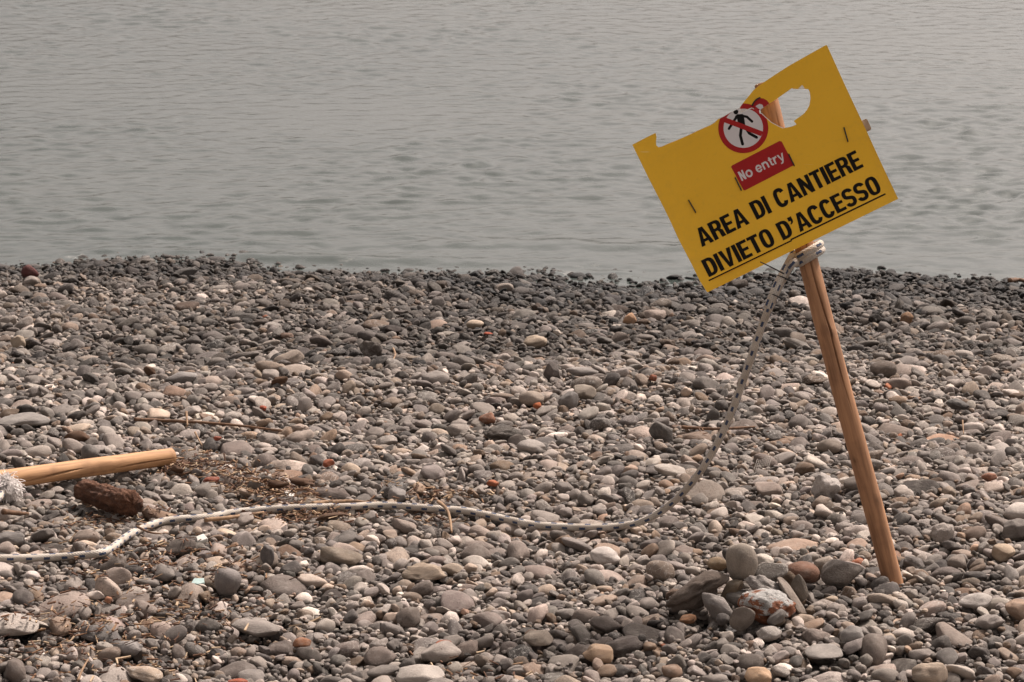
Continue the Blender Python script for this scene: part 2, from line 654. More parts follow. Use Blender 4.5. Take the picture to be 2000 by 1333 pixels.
# ---- stones one can name in the photograph --------------------------------------------------
VIEW_SIN, VIEW_COS = math.sin(math.radians(17)), math.cos(math.radians(17))
GREY, LGREY, PALE, DARK = (0.21, 0.20, 0.19), (0.31, 0.295, 0.275), (0.46, 0.435, 0.405), (0.085, 0.08, 0.078)
TAN, BROWN, WHITE, RED, MAROON = (0.36, 0.27, 0.19), (0.20, 0.125, 0.08), (0.56, 0.54, 0.51), (0.40, 0.12, 0.055), (0.085, 0.030, 0.028)
OLIVE, ORANGE = (0.20, 0.165, 0.12), (0.45, 0.22, 0.12)
# px, py, w, h, roll, colour, style, height of centre above the bed or None, vein, speckle, depth ratio, label
HEROES = [
    # the little cairn of stones beside the post
    (1449, 1097, 56, 72, 8, (0.27, 0.245, 0.21), 'round', 0.088, 0, .1, .8, 'egg-shaped beige stone standing upright on top of the small cairn'),
    (1364, 1156, 128, 56, 30, (0.115, 0.095, 0.08), 'rough', 0.040, 0, .7, .45, 'long rough dark rock leaning on the cairn, biggest of the pile'),
    (1503, 1116, 68, 44, 14, (0.19, 0.18, 0.165), 'angular', 0.062, .8, .5, .7, 'angular grey stone with streaks leaning against the upright egg stone'),
    (1489, 1097, 40, 26, -15, (0.50, 0.47, 0.42), 'angular', 0.055, 0, 0, .8, 'pale cream stone half hidden behind the upright egg stone'),
    (1426, 1150, 62, 27, 46, OLIVE, 'smooth', 0.040, 0, .1, .7, 'olive brown oblong stone propped under the upright egg stone'),
    (1443, 1170, 50, 34, -10, (0.15, 0.145, 0.135), 'round', 0.026, 0, 0, .8, 'smooth dark oval stone tucked in the middle of the cairn'),
    (1490, 1144, 74, 36, -22, (0.24, 0.23, 0.22), 'rough', 0.050, .6, .9, .6, 'mottled black and white rock above the rust stained rock'),
    (1403, 1188, 78, 46, -28, (0.22, 0.21, 0.20), 'angular', 0.024, .1, .4, .6, 'blunt grey oblong stone at the front of the cairn'),
    (1449, 1209, 46, 50, -35, (0.185, 0.165, 0.145), 'flat', 0.022, 0, 0, .35, 'flat brown grey disc stone tilted up at the front of the cairn'),
    (1545, 1165, 84, 25, -53, (0.20, 0.175, 0.15), 'smooth', 0.030, 0, .1, .9, 'long finger-shaped stone sloping down beside the rust stained rock'),
    (1560, 1149, 31, 52, 14, (0.15, 0.135, 0.115), 'flat', 0.032, 0, 0, .45, 'thin upright olive disc stone between the cairn and the brown cobble'),
    (1538, 1132, 34, 32, 0, (0.11, 0.08, 0.055), 'round', 0.030, 0, 0, .8, 'dark brown stone behind the finger-shaped stone of the cairn'),
    (1569, 1118, 66, 40, -8, (0.175, 0.10, 0.07), 'round', 0.020, 0, 0, .8, 'smooth reddish brown cobble lying between cairn and post'),
    (1646, 1119, 82, 54, 10, (0.17, 0.155, 0.14), 'angular', 0.022, .2, .8, .7, 'big angular grey rock close to the foot of the post'),
    (1412, 1210, 27, 24, 0, DARK, 'round', 0.016, 0, 0, .8, 'small dark round pebble in front of the blunt cairn stone'),
    (1517, 1207, 40, 28, 28, (0.19, 0.18, 0.17), 'angular', 0.016, 0, .2, .7, 'grey wedge pebble against the front of the rust stained rock'),
    (1402, 1102, 40, 27, 0, (0.18, 0.135, 0.085), 'round', 0.014, 0, 0, .8, 'rounded olive brown cobble just behind the cairn'),
    (1502, 1238, 48, 32, 8, LGREY, 'smooth', None, .9, 0, .8, 'light grey pebble with a pale line below the rust stained rock'),
    (1343, 1209, 34, 18, 0, (0.20, 0.11, 0.06), 'smooth', None, 0, .2, .8, 'brown pebble in the shade under the long rough cairn rock'),
    (1401, 1139, 20, 16, 0, LGREY, 'smooth', 0.05, 0, 0, .8, 'small grey pebble wedged on the long rough cairn rock'),
    # right side
    (1613, 950, 58, 56, 12, (0.40, 0.385, 0.37), 'rough', None, 1, .6, .8, 'big whitish rock with pale veins behind the post'),
    (1992, 1000, 66, 34, 0, PALE, 'round', None, 0, .2, .8, 'large pale grey boulder cut off by the right picture edge'),
    (1984, 1034, 54, 40, 5, (0.15, 0.14, 0.13), 'angular', None, 0, .5, .8, 'dark grey rock right below the pale boulder at the right edge'),
    (1992, 1190, 66, 40, -18, (0.27, 0.20, 0.15), 'smooth', None, 0, .1, .8, 'tan brown cobble at the lower right picture edge'),
    (1958, 1079, 46, 36, -25, (0.40, 0.33, 0.25), 'smooth', None, 0, .1, .8, 'cream tan pebble at the right, above the white streaked stone'),
    (1841, 1040, 50, 44, 30, (0.31, 0.29, 0.27), 'rough', None, .3, .8, .7, 'rough light grey rock to the right of the post'),
    (1905, 1176, 64, 30, 14, (0.38, 0.365, 0.345), 'smooth', None, .6, .3, .8, 'pale stone with dark streaks in front of the post on the right'),
    (1672, 945, 48, 28, 0, (0.16, 0.145, 0.13), 'round', None, 0, 0, .8, 'grey cobble beside the veined white rock, touching the post'),
    (1815, 1318, 66, 44, 10, (0.32, 0.27, 0.215), 'smooth', None, 0, .1, .8, 'beige boulder near the bottom edge below the post'),
    (1480, 1322, 52, 40, -12, (0.42, 0.30, 0.20), 'smooth', None, 0, 0, .8, 'orange tan cobble on the bottom picture edge right of centre'),
    (1608, 1276, 74, 28, 0, (0.24, 0.23, 0.215), 'flat', None, .1, 0, .9, 'broad flat grey stone below the cairn near the bottom edge'),
    (1663, 1242, 46, 40, 22, (0.23, 0.225, 0.215), 'smooth', None, 0, 0, .8, 'teardrop grey pebble between cairn and bottom edge'),
    (1726, 722, 50, 36, 0, (0.135, 0.115, 0.10), 'round', None, 0, .4, .8, 'dark brownish cobble just right of the upper post shaft'),
    (1768, 625, 32, 25, 40, (0.22, 0.14, 0.085), 'smooth', None, 0, 0, .8, 'rust brown pebble in the dark gravel right of the post'),
    (1620, 872, 48, 28, 0, (0.19, 0.165, 0.14), 'round', None, 0, .1, .8, 'olive grey cobble touching the left side of the post shaft'),
    (1870, 792, 44, 22, -15, (0.09, 0.088, 0.085), 'angular', None, 0, .3, .8, 'black flat stone far right of the post shaft'),
    # centre
    (1168, 1278, 58, 38, 6, (0.29, 0.215, 0.15), 'smooth', None, 0, 0, .8, 'tan blocky cobble near the bottom centre'),
    (1052, 1247, 58, 34, 0, (0.33, 0.295, 0.25), 'angular', None, 0, 0, .8, 'beige angular stone above left of the tan blocky cobble'),
    (1289, 1116, 56, 44, -20, (0.24, 0.20, 0.165), 'round', None, .9, .1, .8, 'round brownish cobble with thin pale veins left of the cairn'),
    (1183, 1088, 62, 34, -10, (0.44, 0.42, 0.40), 'smooth', None, 0, .2, .8, 'whitish stone below the lowest sag of the rope'),
    (831, 1119, 88, 32, 4, (0.28, 0.235, 0.185), 'rough', None, 0, .3, .6, 'long tan lumpy stone below the middle of the rope'),
    (985, 848, 76, 34, 0, (0.085, 0.078, 0.07), 'rough', None, .2, .6, .7, 'long blackish rough rock in the middle of the beach'),
    (1037, 874, 54, 30, 0, (0.29, 0.275, 0.26), 'smooth', None, 0, 0, .8, 'light grey humped stone just below the blackish rough rock'),
    (775, 968, 36, 34, 15, (0.25, 0.245, 0.24), 'smooth', None, 0, 0, .7, 'rounded triangular grey stone standing just above the rope'),
    (862, 1274, 80, 40, 8, (0.33, 0.305, 0.28), 'smooth', None, 0, .2, .8, 'light grey sloping stone with a red fragment behind it'),
    (821, 1320, 92, 42, 0, (0.36, 0.34, 0.315), 'flat', None, .2, 0, .8, 'large pale flat stone at the bottom picture edge left of centre'),
    (1142, 768, 44, 34, -15, (0.25, 0.225, 0.19), 'smooth', None, 0, .1, .8, 'beige grey cobble below the two dark rocks at mid beach'),
    (1110, 785, 42, 37, 12, (0.18, 0.175, 0.17), 'smooth', None, 0, .1, .8, 'dark grey upright cobble right of the orange pebble'),
    (1038, 778, 48, 30, 0, (0.27, 0.235, 0.20), 'round', None, 0, .1, .8, 'beige rounded cobble right above the orange pebble'),
    (1136, 727, 62, 20, -6, (0.22, 0.21, 0.20), 'smooth', None, 0, .1, .6, 'long grey bar-shaped stone at mid beach'),
    (1080, 727, 32, 36, -20, (0.115, 0.105, 0.10), 'angular', None, 0, .5, .7, 'pointed dark stone left of the bar-shaped stone'),
    (905, 708, 48, 30, 0, (0.155, 0.145, 0.135), 'angular', None, 0, .5, .8, 'blocky dark grey stone at mid beach left of the pointed stone'),
    (724, 686, 46, 46, 0, (0.125, 0.115, 0.105), 'rough', None, .3, .8, .8, 'big dark craggy rock at the upper middle of the beach'),
    (1295, 848, 54, 36, -35, (0.095, 0.09, 0.085), 'smooth', None, 0, .2, .7, 'dark slanted cobble left of the hanging rope'),
    (928, 634, 34, 20, 12, (0.40, 0.34, 0.27), 'round', None, 0, 0, .8, 'cream oval pebble in the dark gravel near the shore'),
    (1230, 625, 24, 27, -30, (0.42, 0.27, 0.17), 'smooth', None, 0, 0, .7, 'peach coloured upright pebble in the dark gravel under the sign'),
    (1045, 668, 46, 26, 5, (0.33, 0.28, 0.22), 'smooth', None, 0, .1, .8, 'tan grey cobble at the edge of the dark gravel band'),
    (855, 592, 28, 24, 50, (0.21, 0.20, 0.19), 'smooth', None, 0, .1, .6, 'grey egg pebble tilted in the upper gravel below the shore'),
    (985, 563, 36, 22, 0, (0.24, 0.215, 0.19), 'smooth', None, 0, .2, .8, 'grey beige stone close to the waterline at the centre'),
    # left side
    (445, 1135, 51, 57, 10, (0.20, 0.19, 0.185), 'round', 0.022, 0, .2, .95, 'nearly spherical grey stone resting on top of the pebbles'),
    (522, 1086, 28, 43, -3, (0.125, 0.12, 0.118), 'flat', 0.016, 0, .1, .5, 'flat dark oval pebble balanced upright on its edge'),
    (28, 1221, 92, 40, -4, (0.40, 0.375, 0.345), 'smooth', None, 0, .2, .8, 'large pale flat boulder at the left picture edge'),
    (196, 1237, 84, 36, -8, (0.105, 0.10, 0.098), 'angular', None, .2, .5, .8, 'dark grey angular stone beside the small brownish one at lower left'),
    (249, 1266, 58, 34, 5, (0.23, 0.225, 0.22), 'smooth', None, 0, .1, .8, 'smooth mid grey cobble below the dark angular stone'),
    (283, 1316, 70, 30, -12, (0.33, 0.275, 0.22), 'smooth', None, .8, .1, .7, 'long beige stone with pale bands at the bottom left'),
    (503, 1226, 90, 34, -8, (0.22, 0.205, 0.19), 'smooth', None, 0, .2, .8, 'long wedge-shaped grey stone in the lower left gravel'),
    (665, 1087, 84, 34, -4, (0.17, 0.145, 0.115), 'flat', None, 0, .1, .8, 'broad dark brown slab stone below the rope'),
    (20, 1053, 58, 32, 0, (0.17, 0.165, 0.16), 'smooth', None, 0, .1, .8, 'grey cobble above the rope at the left picture edge'),
    (563, 704, 60, 30, 20, (0.27, 0.235, 0.20), 'smooth', None, 0, .3, .6, 'long beige stone pointing up to the right at upper left'),
    (355, 737, 64, 24, 4, (0.22, 0.215, 0.21), 'smooth', None, 0, .2, .7, 'long humped grey stone at the left middle of the beach'),
    (36, 670, 32, 28, 10, (0.35, 0.30, 0.235), 'angular', None, 0, .1, .8, 'tan angular stone near the left edge below the shore'),
    (59, 532, 34, 28, -15, MAROON, 'round', 0.02, 0, .2, .8, 'dark maroon cobble standing out beside the shore at the left'),
    (363, 533, 48, 20, 8, (0.075, 0.073, 0.07), 'smooth', None, 0, .1, .7, 'black flat rock at the waterline on the left'),
    (174, 884, 36, 32, 0, (0.14, 0.135, 0.128), 'round', None, 0, .2, .8, 'round dark grey stone just above the lying wooden pole'),
    (50, 820, 98, 26, 0, (0.22, 0.215, 0.205), 'smooth', None, 0, .2, .7, 'very long low grey rock near the left edge above the pole'),
    (585, 838, 36, 20, 0, (0.35, 0.29, 0.25), 'rough', None, 0, 1, .8, 'pitted pinkish stone at the end of the long stick'),
]
hero_objs = []


def wetness(x, y, z):
    return np.clip(1 - (terrain(x, y) - WATER_Z - np.interp(x, [-1.5, 0.0, 0.8], [0.045, 0.070, 0.075]) - 0.02 * np.sin(np.asarray(x) * 2.9 + 0.7)) / 0.045, 0, 1)


def set_stone(o, col, seed, vein, speck, wet=0.0):
    o['stone_color'] = [float(c) * t for c, t in zip(col, (0.93, 0.865, 0.83))]
    o['stone_misc'] = [float(seed), float(vein), float(speck)]
    o['stone_wet'] = float(wet)


def hero(i, h):
    px, py, w, hh, roll, col, style, lift, vein, speck, br, label = h
    g = on_ground(px, py + hh * 0.25, 0.0)
    depth = (g - EYE).dot(FWD)
    sc = FPX / depth
    ro = math.radians(roll)
    a, ch = w / 2 / sc * 1.04, hh / 2 / sc * 1.04
    b = br * max(a, ch * 0.9)
    c2 = ch * ch - (b * VIEW_SIN) ** 2 * 0.6
    c = math.sqrt(max(c2, (0.55 * ch) ** 2))
    if lift is None:
        lift = c * 0.42 + 0.002
    p = on_ground(px, py, lift)
    me = stone_mesh('stone_shape', 900 + i, style, 4)
    o = link('stone', me)
    yaw = random.uniform(-0.25, 0.25)
    o.location = p
    o.rotation_mode = 'QUATERNION'
    o.rotation_quaternion = Matrix.Rotation(-ro, 3, 'Y').to_quaternion() @ Matrix.Rotation(yaw, 3, 'Z').to_quaternion()
    o.scale = (a, b, c)
    set_stone(o, col, random.random(), vein, speck, float(wetness(p.x, p.y, p.z)) * 0.6)
    tag(o, label, 'stone')
    ex = math.hypot(a * math.cos(ro), c * math.sin(ro))
    ez = math.hypot(c * math.cos(ro), a * math.sin(ro))
    bed.stamp(p.x, p.y, p.z, ex, b, ez, 0.0, 0.88)
    return o


for i, h in enumerate(HEROES):
    hero_objs.append(hero(i, h))

# ---- masks so that no pebble grows through the post
POST_DEPTH = 4.74
post_base = at_depth(1739, 1128, POST_DEPTH)

# ---- drop the pebbles -----------------------------------------------------------------------
def zone_mean(x, y):
    m = np.interp(y, [3.0, 4.0, 4.8, 5.6, 6.6, 7.0, 7.8, 8.8, 9.6], [.0162, .0162, .0185, .0208, .0205, .0128, .0110, .0096, .0086])
    m = m * (1 - 0.42 * np.exp(-((x + 0.68) / 0.50) ** 2 - ((y - 4.1) / 0.42) ** 2))
    m = m * (1 - 0.30 * np.exp(-((x + 0.75) / 0.50) ** 2 - ((y - 5.05) / 0.25) ** 2))
    m = m * (1 + 0.10 * np.sin(x * 3.1 + y * 2.0) + 0.08 * np.sin(x * 1.3 - y * 4.3))
    return m


def half_width(y):
    return 0.232 * y + 0.75


stones = []          # x y z a b c yaw tx ty


def scatter(coverage, size_mul, sigma, y0, y1, tries, cmin, cmax, limit, edge=0.04):
    target, area, done = 0.0, 0.0, 0.0
    A = (half_width(y0) + half_width(y1)) * (y1 - y0)
    target = coverage * A
    while done < target:
        n = 4000
        ys = RNG.uniform(y0, y1, n * tries)
        hw = half_width(ys)
        keep = RNG.uniform(0, half_width(y1), n * tries) < hw
        ys = ys[keep]
        hw = hw[keep]
        xs_ = RNG.uniform(-1, 1, len(ys)) * hw
        sy = shore_y(xs_)
        ok = ys < sy + 0.55
        xs_, ys = xs_[ok], ys[ok]
        m = len(xs_) // tries
        if m == 0:
            break
        xs_, ys = xs_[:m * tries].reshape(m, tries), ys[:m * tries].reshape(m, tries)
        a_all = zone_mean(xs_[:, 0], ys[:, 0]) * size_mul * np.exp(RNG.normal(0, sigma, m))
        a_all = np.clip(a_all, 0.0045, 0.062)
        bb = a_all * RNG.uniform(0.58, 0.98, m)
        cc = a_all * RNG.uniform(cmin, cmax, m)
        stand = RNG.uniform(0, 1, m) < edge
        bb2 = np.where(stand, cc, bb)
        cc2 = np.where(stand, bb, cc)
        yaws = RNG.uniform(0, math.pi, m)
        ii = ((xs_ - bed.x0) / bed.R).astype(int)
        jj = ((ys - bed.y0) / bed.R).astype(int)
        for t in range(m):
            i_, j_ = ii[t], jj[t]
            hh = bed.H[j_, i_] - bed.T[j_, i_]
            kbest = int(hh.argmin())
            done += math.pi * a_all[t] * bb2[t]
            if bed.mask[j_[kbest], i_[kbest]]:
                continue
            x, y = xs_[t, kbest], ys[t, kbest]
            res = bed.drop(x, y, a_all[t], bb2[t], cc2[t], yaws[t], 0.22, limit)
            if res:
                stones.append((x, y, res[0], a_all[t], bb2[t], cc2[t], yaws[t], res[1], res[2]))
            if done >= target:
                break


scatter(0.9, 1.15, 0.38, 3.2, 10.3, 2, 0.32, 0.66, -0.006, 0.03)
print('layer', len(stones), round(time.time() - T0, 1))
scatter(0.9, 0.92, 0.44, 3.2, 10.3, 3, 0.30, 0.66, 0.002, 0.06)
print('layer', len(stones), round(time.time() - T0, 1))
scatter(0.26, 1.45, 0.36, 3.2, 9.0, 3, 0.32, 0.68, 0.012, 0.06)
scatter(0.55, 0.60, 0.38, 3.2, 10.2, 5, 0.35, 0.75, 0.004, 0.10)
scatter(0.34, 0.36, 0.32, 3.4, 7.0, 6, 0.4, 0.85, 0.0, 0.1)
print('stones', len(stones), round(time.time() - T0, 1))

S = np.array(stones)
N = len(S)
cidx = RNG.choice(len(PALETTE), N, p=_pw)
lum = 0.93 * np.exp(RNG.normal(0, 0.29, N))
colr = _pc[cidx] * lum[:, None] * (1 + RNG.normal(0, 0.010, (N, 3))) * np.array([1.07, 0.965, 0.91])
# gravel that the swash keeps damp: a darker band below the berm, and wet stones along the water
damp = np.clip((S[:, 1] - (6.62 + 0.12 * np.sin(S[:, 0] * 2.4) + 0.08 * np.sin(S[:, 0] * 6.1))) / 0.38, 0, 1)
damp = damp * (0.75 + 0.30 * np.sin(S[:, 0] * 1.9 + S[:, 1] * 2.7) * np.sin(S[:, 1] * 3.4 + 0.6))
damp = damp * np.interp(S[:, 0], [-2.2, -1.0, 0.0], [0.6, 0.95, 1.3])
colr *= 0.80 * (1 - 0.70 * np.clip(damp, 0, 1) * RNG.uniform(0.4, 1.25, N))[:, None]
wet = wetness(S[:, 0], S[:, 1], S[:, 2])
colr *= (1 - 0.66 * wet)[:, None]
colr = np.clip(colr, 0.015, 0.8)
misc = np.stack([RNG.uniform(0, 1, N), np.where(RNG.uniform(0, 1, N) < 0.10, RNG.uniform(0.5, 1, N), 0),
                 np.where(RNG.uniform(0, 1, N) < 0.42, RNG.uniform(0.25, 1, N), 0)], -1)
pid = RNG.integers(0, len(PROTO), N)
wetv = np.clip(wet + 0.25 * np.clip(damp, 0, 1), 0, 1)


def stone_rot(yaw, tx, ty):
    n = Vector((-tx, -ty, 1)).normalized()
    e = Vector((math.cos(yaw), math.sin(yaw), 0))
    e = (e - n * e.dot(n)).normalized()
    f = n.cross(e)
    return Matrix((e, f, n)).transposed()


# which stones lie open on top and show largest
dep = S[:, 1] * math.cos(PITCH) + (CAM_Z - S[:, 2]) * math.sin(PITCH)
upx = 1000 + FPX * S[:, 0] / dep
vpx = 666.5 - FPX * (S[:, 1] * math.sin(PITCH) + (S[:, 2] - CAM_Z) * math.cos(PITCH)) / dep
Hc = np.array([bed.H[min(int((y - bed.y0) / bed.R), bed.ny - 1), int((x - bed.x0) / bed.R)] for x, y in S[:, :2]])
open_top = Hc <= S[:, 2] + S[:, 5] * 1.02 + 0.001
inview = (upx > 5) & (upx < 1995) & (vpx > 540) & (vpx < 1328)
score = np.where(open_top & inview, (FPX / dep) ** 2 * S[:, 3] * np.maximum(S[:, 5], S[:, 4] * 0.4), 0)
big = np.argsort(-score)[:300]
for k in big:
    o = bpy.data.objects.new('pebble', PROTO[pid[k]])
    COL.objects.link(o)
    o.matrix_world = Matrix.Translation(S[k, :3]) @ stone_rot(S[k, 6], S[k, 7], S[k, 8]).to_4x4() @ Matrix.Diagonal((S[k, 3], S[k, 4], S[k, 5], 1))
    set_stone(o, colr[k], misc[k, 0], misc[k, 1], misc[k, 2], wetv[k])
    o.parent = beach

rest = np.ones(N, bool)
rest[big] = False
R_ = np.nonzero(rest)[0]
eul = np.array([tuple(stone_rot(S[k, 6], S[k, 7], S[k, 8]).to_euler()) for k in R_], np.float32)
pm = bpy.data.meshes.new('pebbles')
pm.vertices.add(len(R_))
pm.vertices.foreach_set('co', S[R_, :3].astype(np.float32).ravel())


def vattr(name, typ, data, key):
    at = pm.attributes.new(name, typ, 'POINT')
    at.data.foreach_set(key, np.ascontiguousarray(data).ravel())


vattr('turn', 'FLOAT_VECTOR', eul, 'vector')
vattr('size', 'FLOAT_VECTOR', S[R_, 3:6].astype(np.float32), 'vector')
vattr('shape', 'INT', pid[R_].astype(np.int32), 'value')
vattr('stone_color', 'FLOAT_VECTOR', colr[R_].astype(np.float32), 'vector')
vattr('stone_misc', 'FLOAT_VECTOR', misc[R_].astype(np.float32), 'vector')
vattr('stone_wet', 'FLOAT', wetv[R_].astype(np.float32), 'value')
pebbles = link('pebbles', pm, None, beach)
tag(pebbles, 'mass of smaller grey beach pebbles', kind='stuff')
pm.materials.append(M_STONE)

pcol = bpy.data.collections.new('pebble_shapes')
for i, me in enumerate(PROTO):
    po = bpy.data.objects.new('pebble_shape_%02d' % i, me)
    pcol.objects.link(po)
ng = bpy.data.node_groups.new('lay_pebbles', 'GeometryNodeTree')
ng.interface.new_socket('Geometry', in_out='INPUT', socket_type='NodeSocketGeometry')
ng.interface.new_socket('Geometry', in_out='OUTPUT', socket_type='NodeSocketGeometry')
gi, go = ng.nodes.new('NodeGroupInput'), ng.nodes.new('NodeGroupOutput')
iop = ng.nodes.new('GeometryNodeInstanceOnPoints')
ci = ng.nodes.new('GeometryNodeCollectionInfo')
ci.inputs['Collection'].default_value = pcol
ci.inputs['Separate Children'].default_value = True
ci.inputs['Reset Children'].default_value = True


def named(name, typ):
    nd = ng.nodes.new('GeometryNodeInputNamedAttribute')
    nd.data_type = typ
    nd.inputs['Name'].default_value = name
    return [s for s in nd.outputs if s.enabled and s.name == 'Attribute'][0]


ng.links.new(gi.outputs[0], iop.inputs['Points'])
ng.links.new(ci.outputs[0], iop.inputs['Instance'])
iop.inputs['Pick Instance'].default_value = True
ng.links.new(named('shape', 'INT'), iop.inputs['Instance Index'])
e2r = ng.nodes.new('FunctionNodeEulerToRotation')
ng.links.new(named('turn', 'FLOAT_VECTOR'), e2r.inputs[0])
ng.links.new(e2r.outputs[0], iop.inputs['Rotation'])
ng.links.new(named('size', 'FLOAT_VECTOR'), iop.inputs['Scale'])
ng.links.new(iop.outputs[0], go.inputs[0])
md = pebbles.modifiers.new('lay', 'NODES')
md.node_group = ng
print('pebbles placed', round(time.time() - T0, 1))

# ------------------------------------------------------------------ tubes
def catmull(pts, step):
    pts = [Vector(p) for p in pts]
    P = [pts[0] * 2 - pts[1]] + pts + [pts[-1] * 2 - pts[-2]]
    dense = []
    for i in range(1, len(P) - 2):
        p0, p1, p2, p3 = P[i - 1:i + 3]
        n = max(4, int((p2 - p1).length / step * 2))
        for k in range(n):
            t = k / n
            dense.append(0.5 * ((2 * p1) + (p2 - p0) * t + (2 * p0 - 5 * p1 + 4 * p2 - p3) * t * t + (3 * p1 - p0 - 3 * p2 + p3) * t ** 3))
    dense.append(pts[-1])
    L = [0.0]
    for a, b in zip(dense, dense[1:]):
        L.append(L[-1] + (b - a).length)
    n = max(2, int(L[-1] / step))
    out, j = [], 0
    for k in range(n + 1):
        s = L[-1] * k / n
        while j < len(L) - 2 and L[j + 1] < s:
            j += 1
        f = (s - L[j]) / max(1e-9, L[j + 1] - L[j])
        out.append(dense[j].lerp(dense[j + 1], min(1, f)))
    return out


def tube(name, path, radius, sides=16, uv=True, cap=True, twist=0.0):
    """radius: number or function of (fraction, angle)"""
    rf = radius if callable(radius) else (lambda t, a: radius)
    n = len(path)
    tang = [(path[min(i + 1, n - 1)] - path[max(i - 1, 0)]).normalized() for i in range(n)]
    nrm = tang[0].orthogonal().normalized()
    verts, faces = [], []
    for i in range(n):
        nrm = (nrm - tang[i] * nrm.dot(tang[i])).normalized()
        bi = tang[i].cross(nrm)
        t = i / (n - 1)
        for k in range(sides):
            a = 2 * math.pi * k / sides + twist * t
            verts.append(path[i] + (nrm * math.cos(a) + bi * math.sin(a)) * rf(t, a))
    for i in range(n - 1):
        for k in range(sides):
            a, b = i * sides + k, i * sides + (k + 1) % sides
            faces.append((a, b, b + sides, a + sides))
    if cap:
        faces.append(tuple(range(sides - 1, -1, -1)))
        faces.append(tuple(range((n - 1) * sides, n * sides)))
    me = mesh_from(name, verts, faces)
    if uv:
        lay = me.uv_layers.new(name='UVMap')
        L = [0.0]
        for p, q in zip(path, path[1:]):
            L.append(L[-1] + (q - p).length)
        li = 0
        buf = []
        for i in range(n - 1):
            for k in range(sides):
                buf += [k / sides, L[i], (k + 1) / sides, L[i], (k + 1) / sides, L[i + 1], k / sides, L[i + 1]]
        buf += [0.0] * (len(me.loops) * 2 - len(buf))
        lay.data.foreach_set('uv', buf)
    return me


def bed_top(x, y, r):
    sj, si, dx, dy = bed.window(x, y, r)
    w = bed.H[sj, si]
    return float(np.percentile(w, 88)) if w.size else tz(x, y)


# ------------------------------------------------------------------ sign
PXM = POST_DEPTH / FPX                                     # metres per photo pixel on the sign
BOARD_DEPTH = POST_DEPTH - 0.040


def zp(x, y, zx, zy, s):
    return (zx + x / s, zy + y / s)


def z1(*pts):                                              # tracing of the upper half of the board
    return [zp(x, y, 1390, 80, 5.332) for x, y in pts]


BL = Vector((1380, 572))
U2 = Vector((372, -182)).normalized()
V2 = Vector((U2.y, -U2.x))                                 # up the board, pixel y runs down
if V2.y > 0:
    V2 = -V2

outline = [(1380, 572), (1752.5, 389.5), (1722, 321), (1692, 254.5), (1652, 171)] + \
    z1((1196, 52), (1183, 50), (1000, 152), (800, 265), (660, 355), (540, 435), (480, 478), (435, 515), (390, 572), (345, 625), (296, 690),
       (308, 741), (417, 694), (440, 714), (416, 701), (302, 750), (286, 702), (200, 743), (120, 790), (60, 818)) + \
    [(1395, 239.5), (1387, 244.5), (1362, 255.5), (1340, 266), (1318, 275.5), (1306, 280), (1292, 286.5), (1285, 287.7), (1281.6, 285), (1281, 277),
     (1281.8, 268), (1280, 260.5), (1258, 271.5), (1234.5, 284), (1265, 346), (1297, 408), (1311, 437), (1325.6, 469), (1350, 516), (1366, 550)]
hole = z1((495, 725), (600, 655), (672, 610), (835, 495), (850, 503), (890, 505), (930, 501), (1005, 505), (1020, 535), (1028, 600), (1018, 670), (995, 715),
          (960, 760), (905, 800), (855, 835), (882, 871), (830, 893), (790, 901), (745, 910), (690, 885), (620, 848), (590, 820), (560, 795), (520, 757), (497, 752))


def circle(cx, cy, r, n=48, a0=0, a1=360):
    return [(cx + r * math.cos(math.radians(a0 + (a1 - a0) * i / n)), cy + r * math.sin(math.radians(a0 + (a1 - a0) * i / n))) for i in range(n)]


def stroke(pts, w, closed=False):
    P = [Vector(p) for p in pts]
    n = len(P)
    Lf, Rt = [], []
    for i in range(n):
        d = (P[min(i + 1, n - 1)] - P[max(i - 1, 0)]).normalized()
        nn = Vector((-d.y, d.x)) * (w / 2)
        Lf.append(P[i] + nn)
        Rt.append(P[i] - nn)
    return [tuple(p) for p in Lf + Rt[::-1]]


def sup(cx, cy, rx, ry, a0, a1, n=18, e=0.72):
    out = []
    for i in range(n + 1):
        a = math.radians(a0 + (a1 - a0) * i / n)
        c, s = math.cos(a), math.sin(a)
        out.append((cx + rx * math.copysign(abs(c) ** e, c), cy + ry * math.copysign(abs(s) ** e, s)))
    return out


def R4(x0, y0, x1, y1):
    return [[(x0, y0), (x1, y0), (x1, y1), (x0, y1)]]


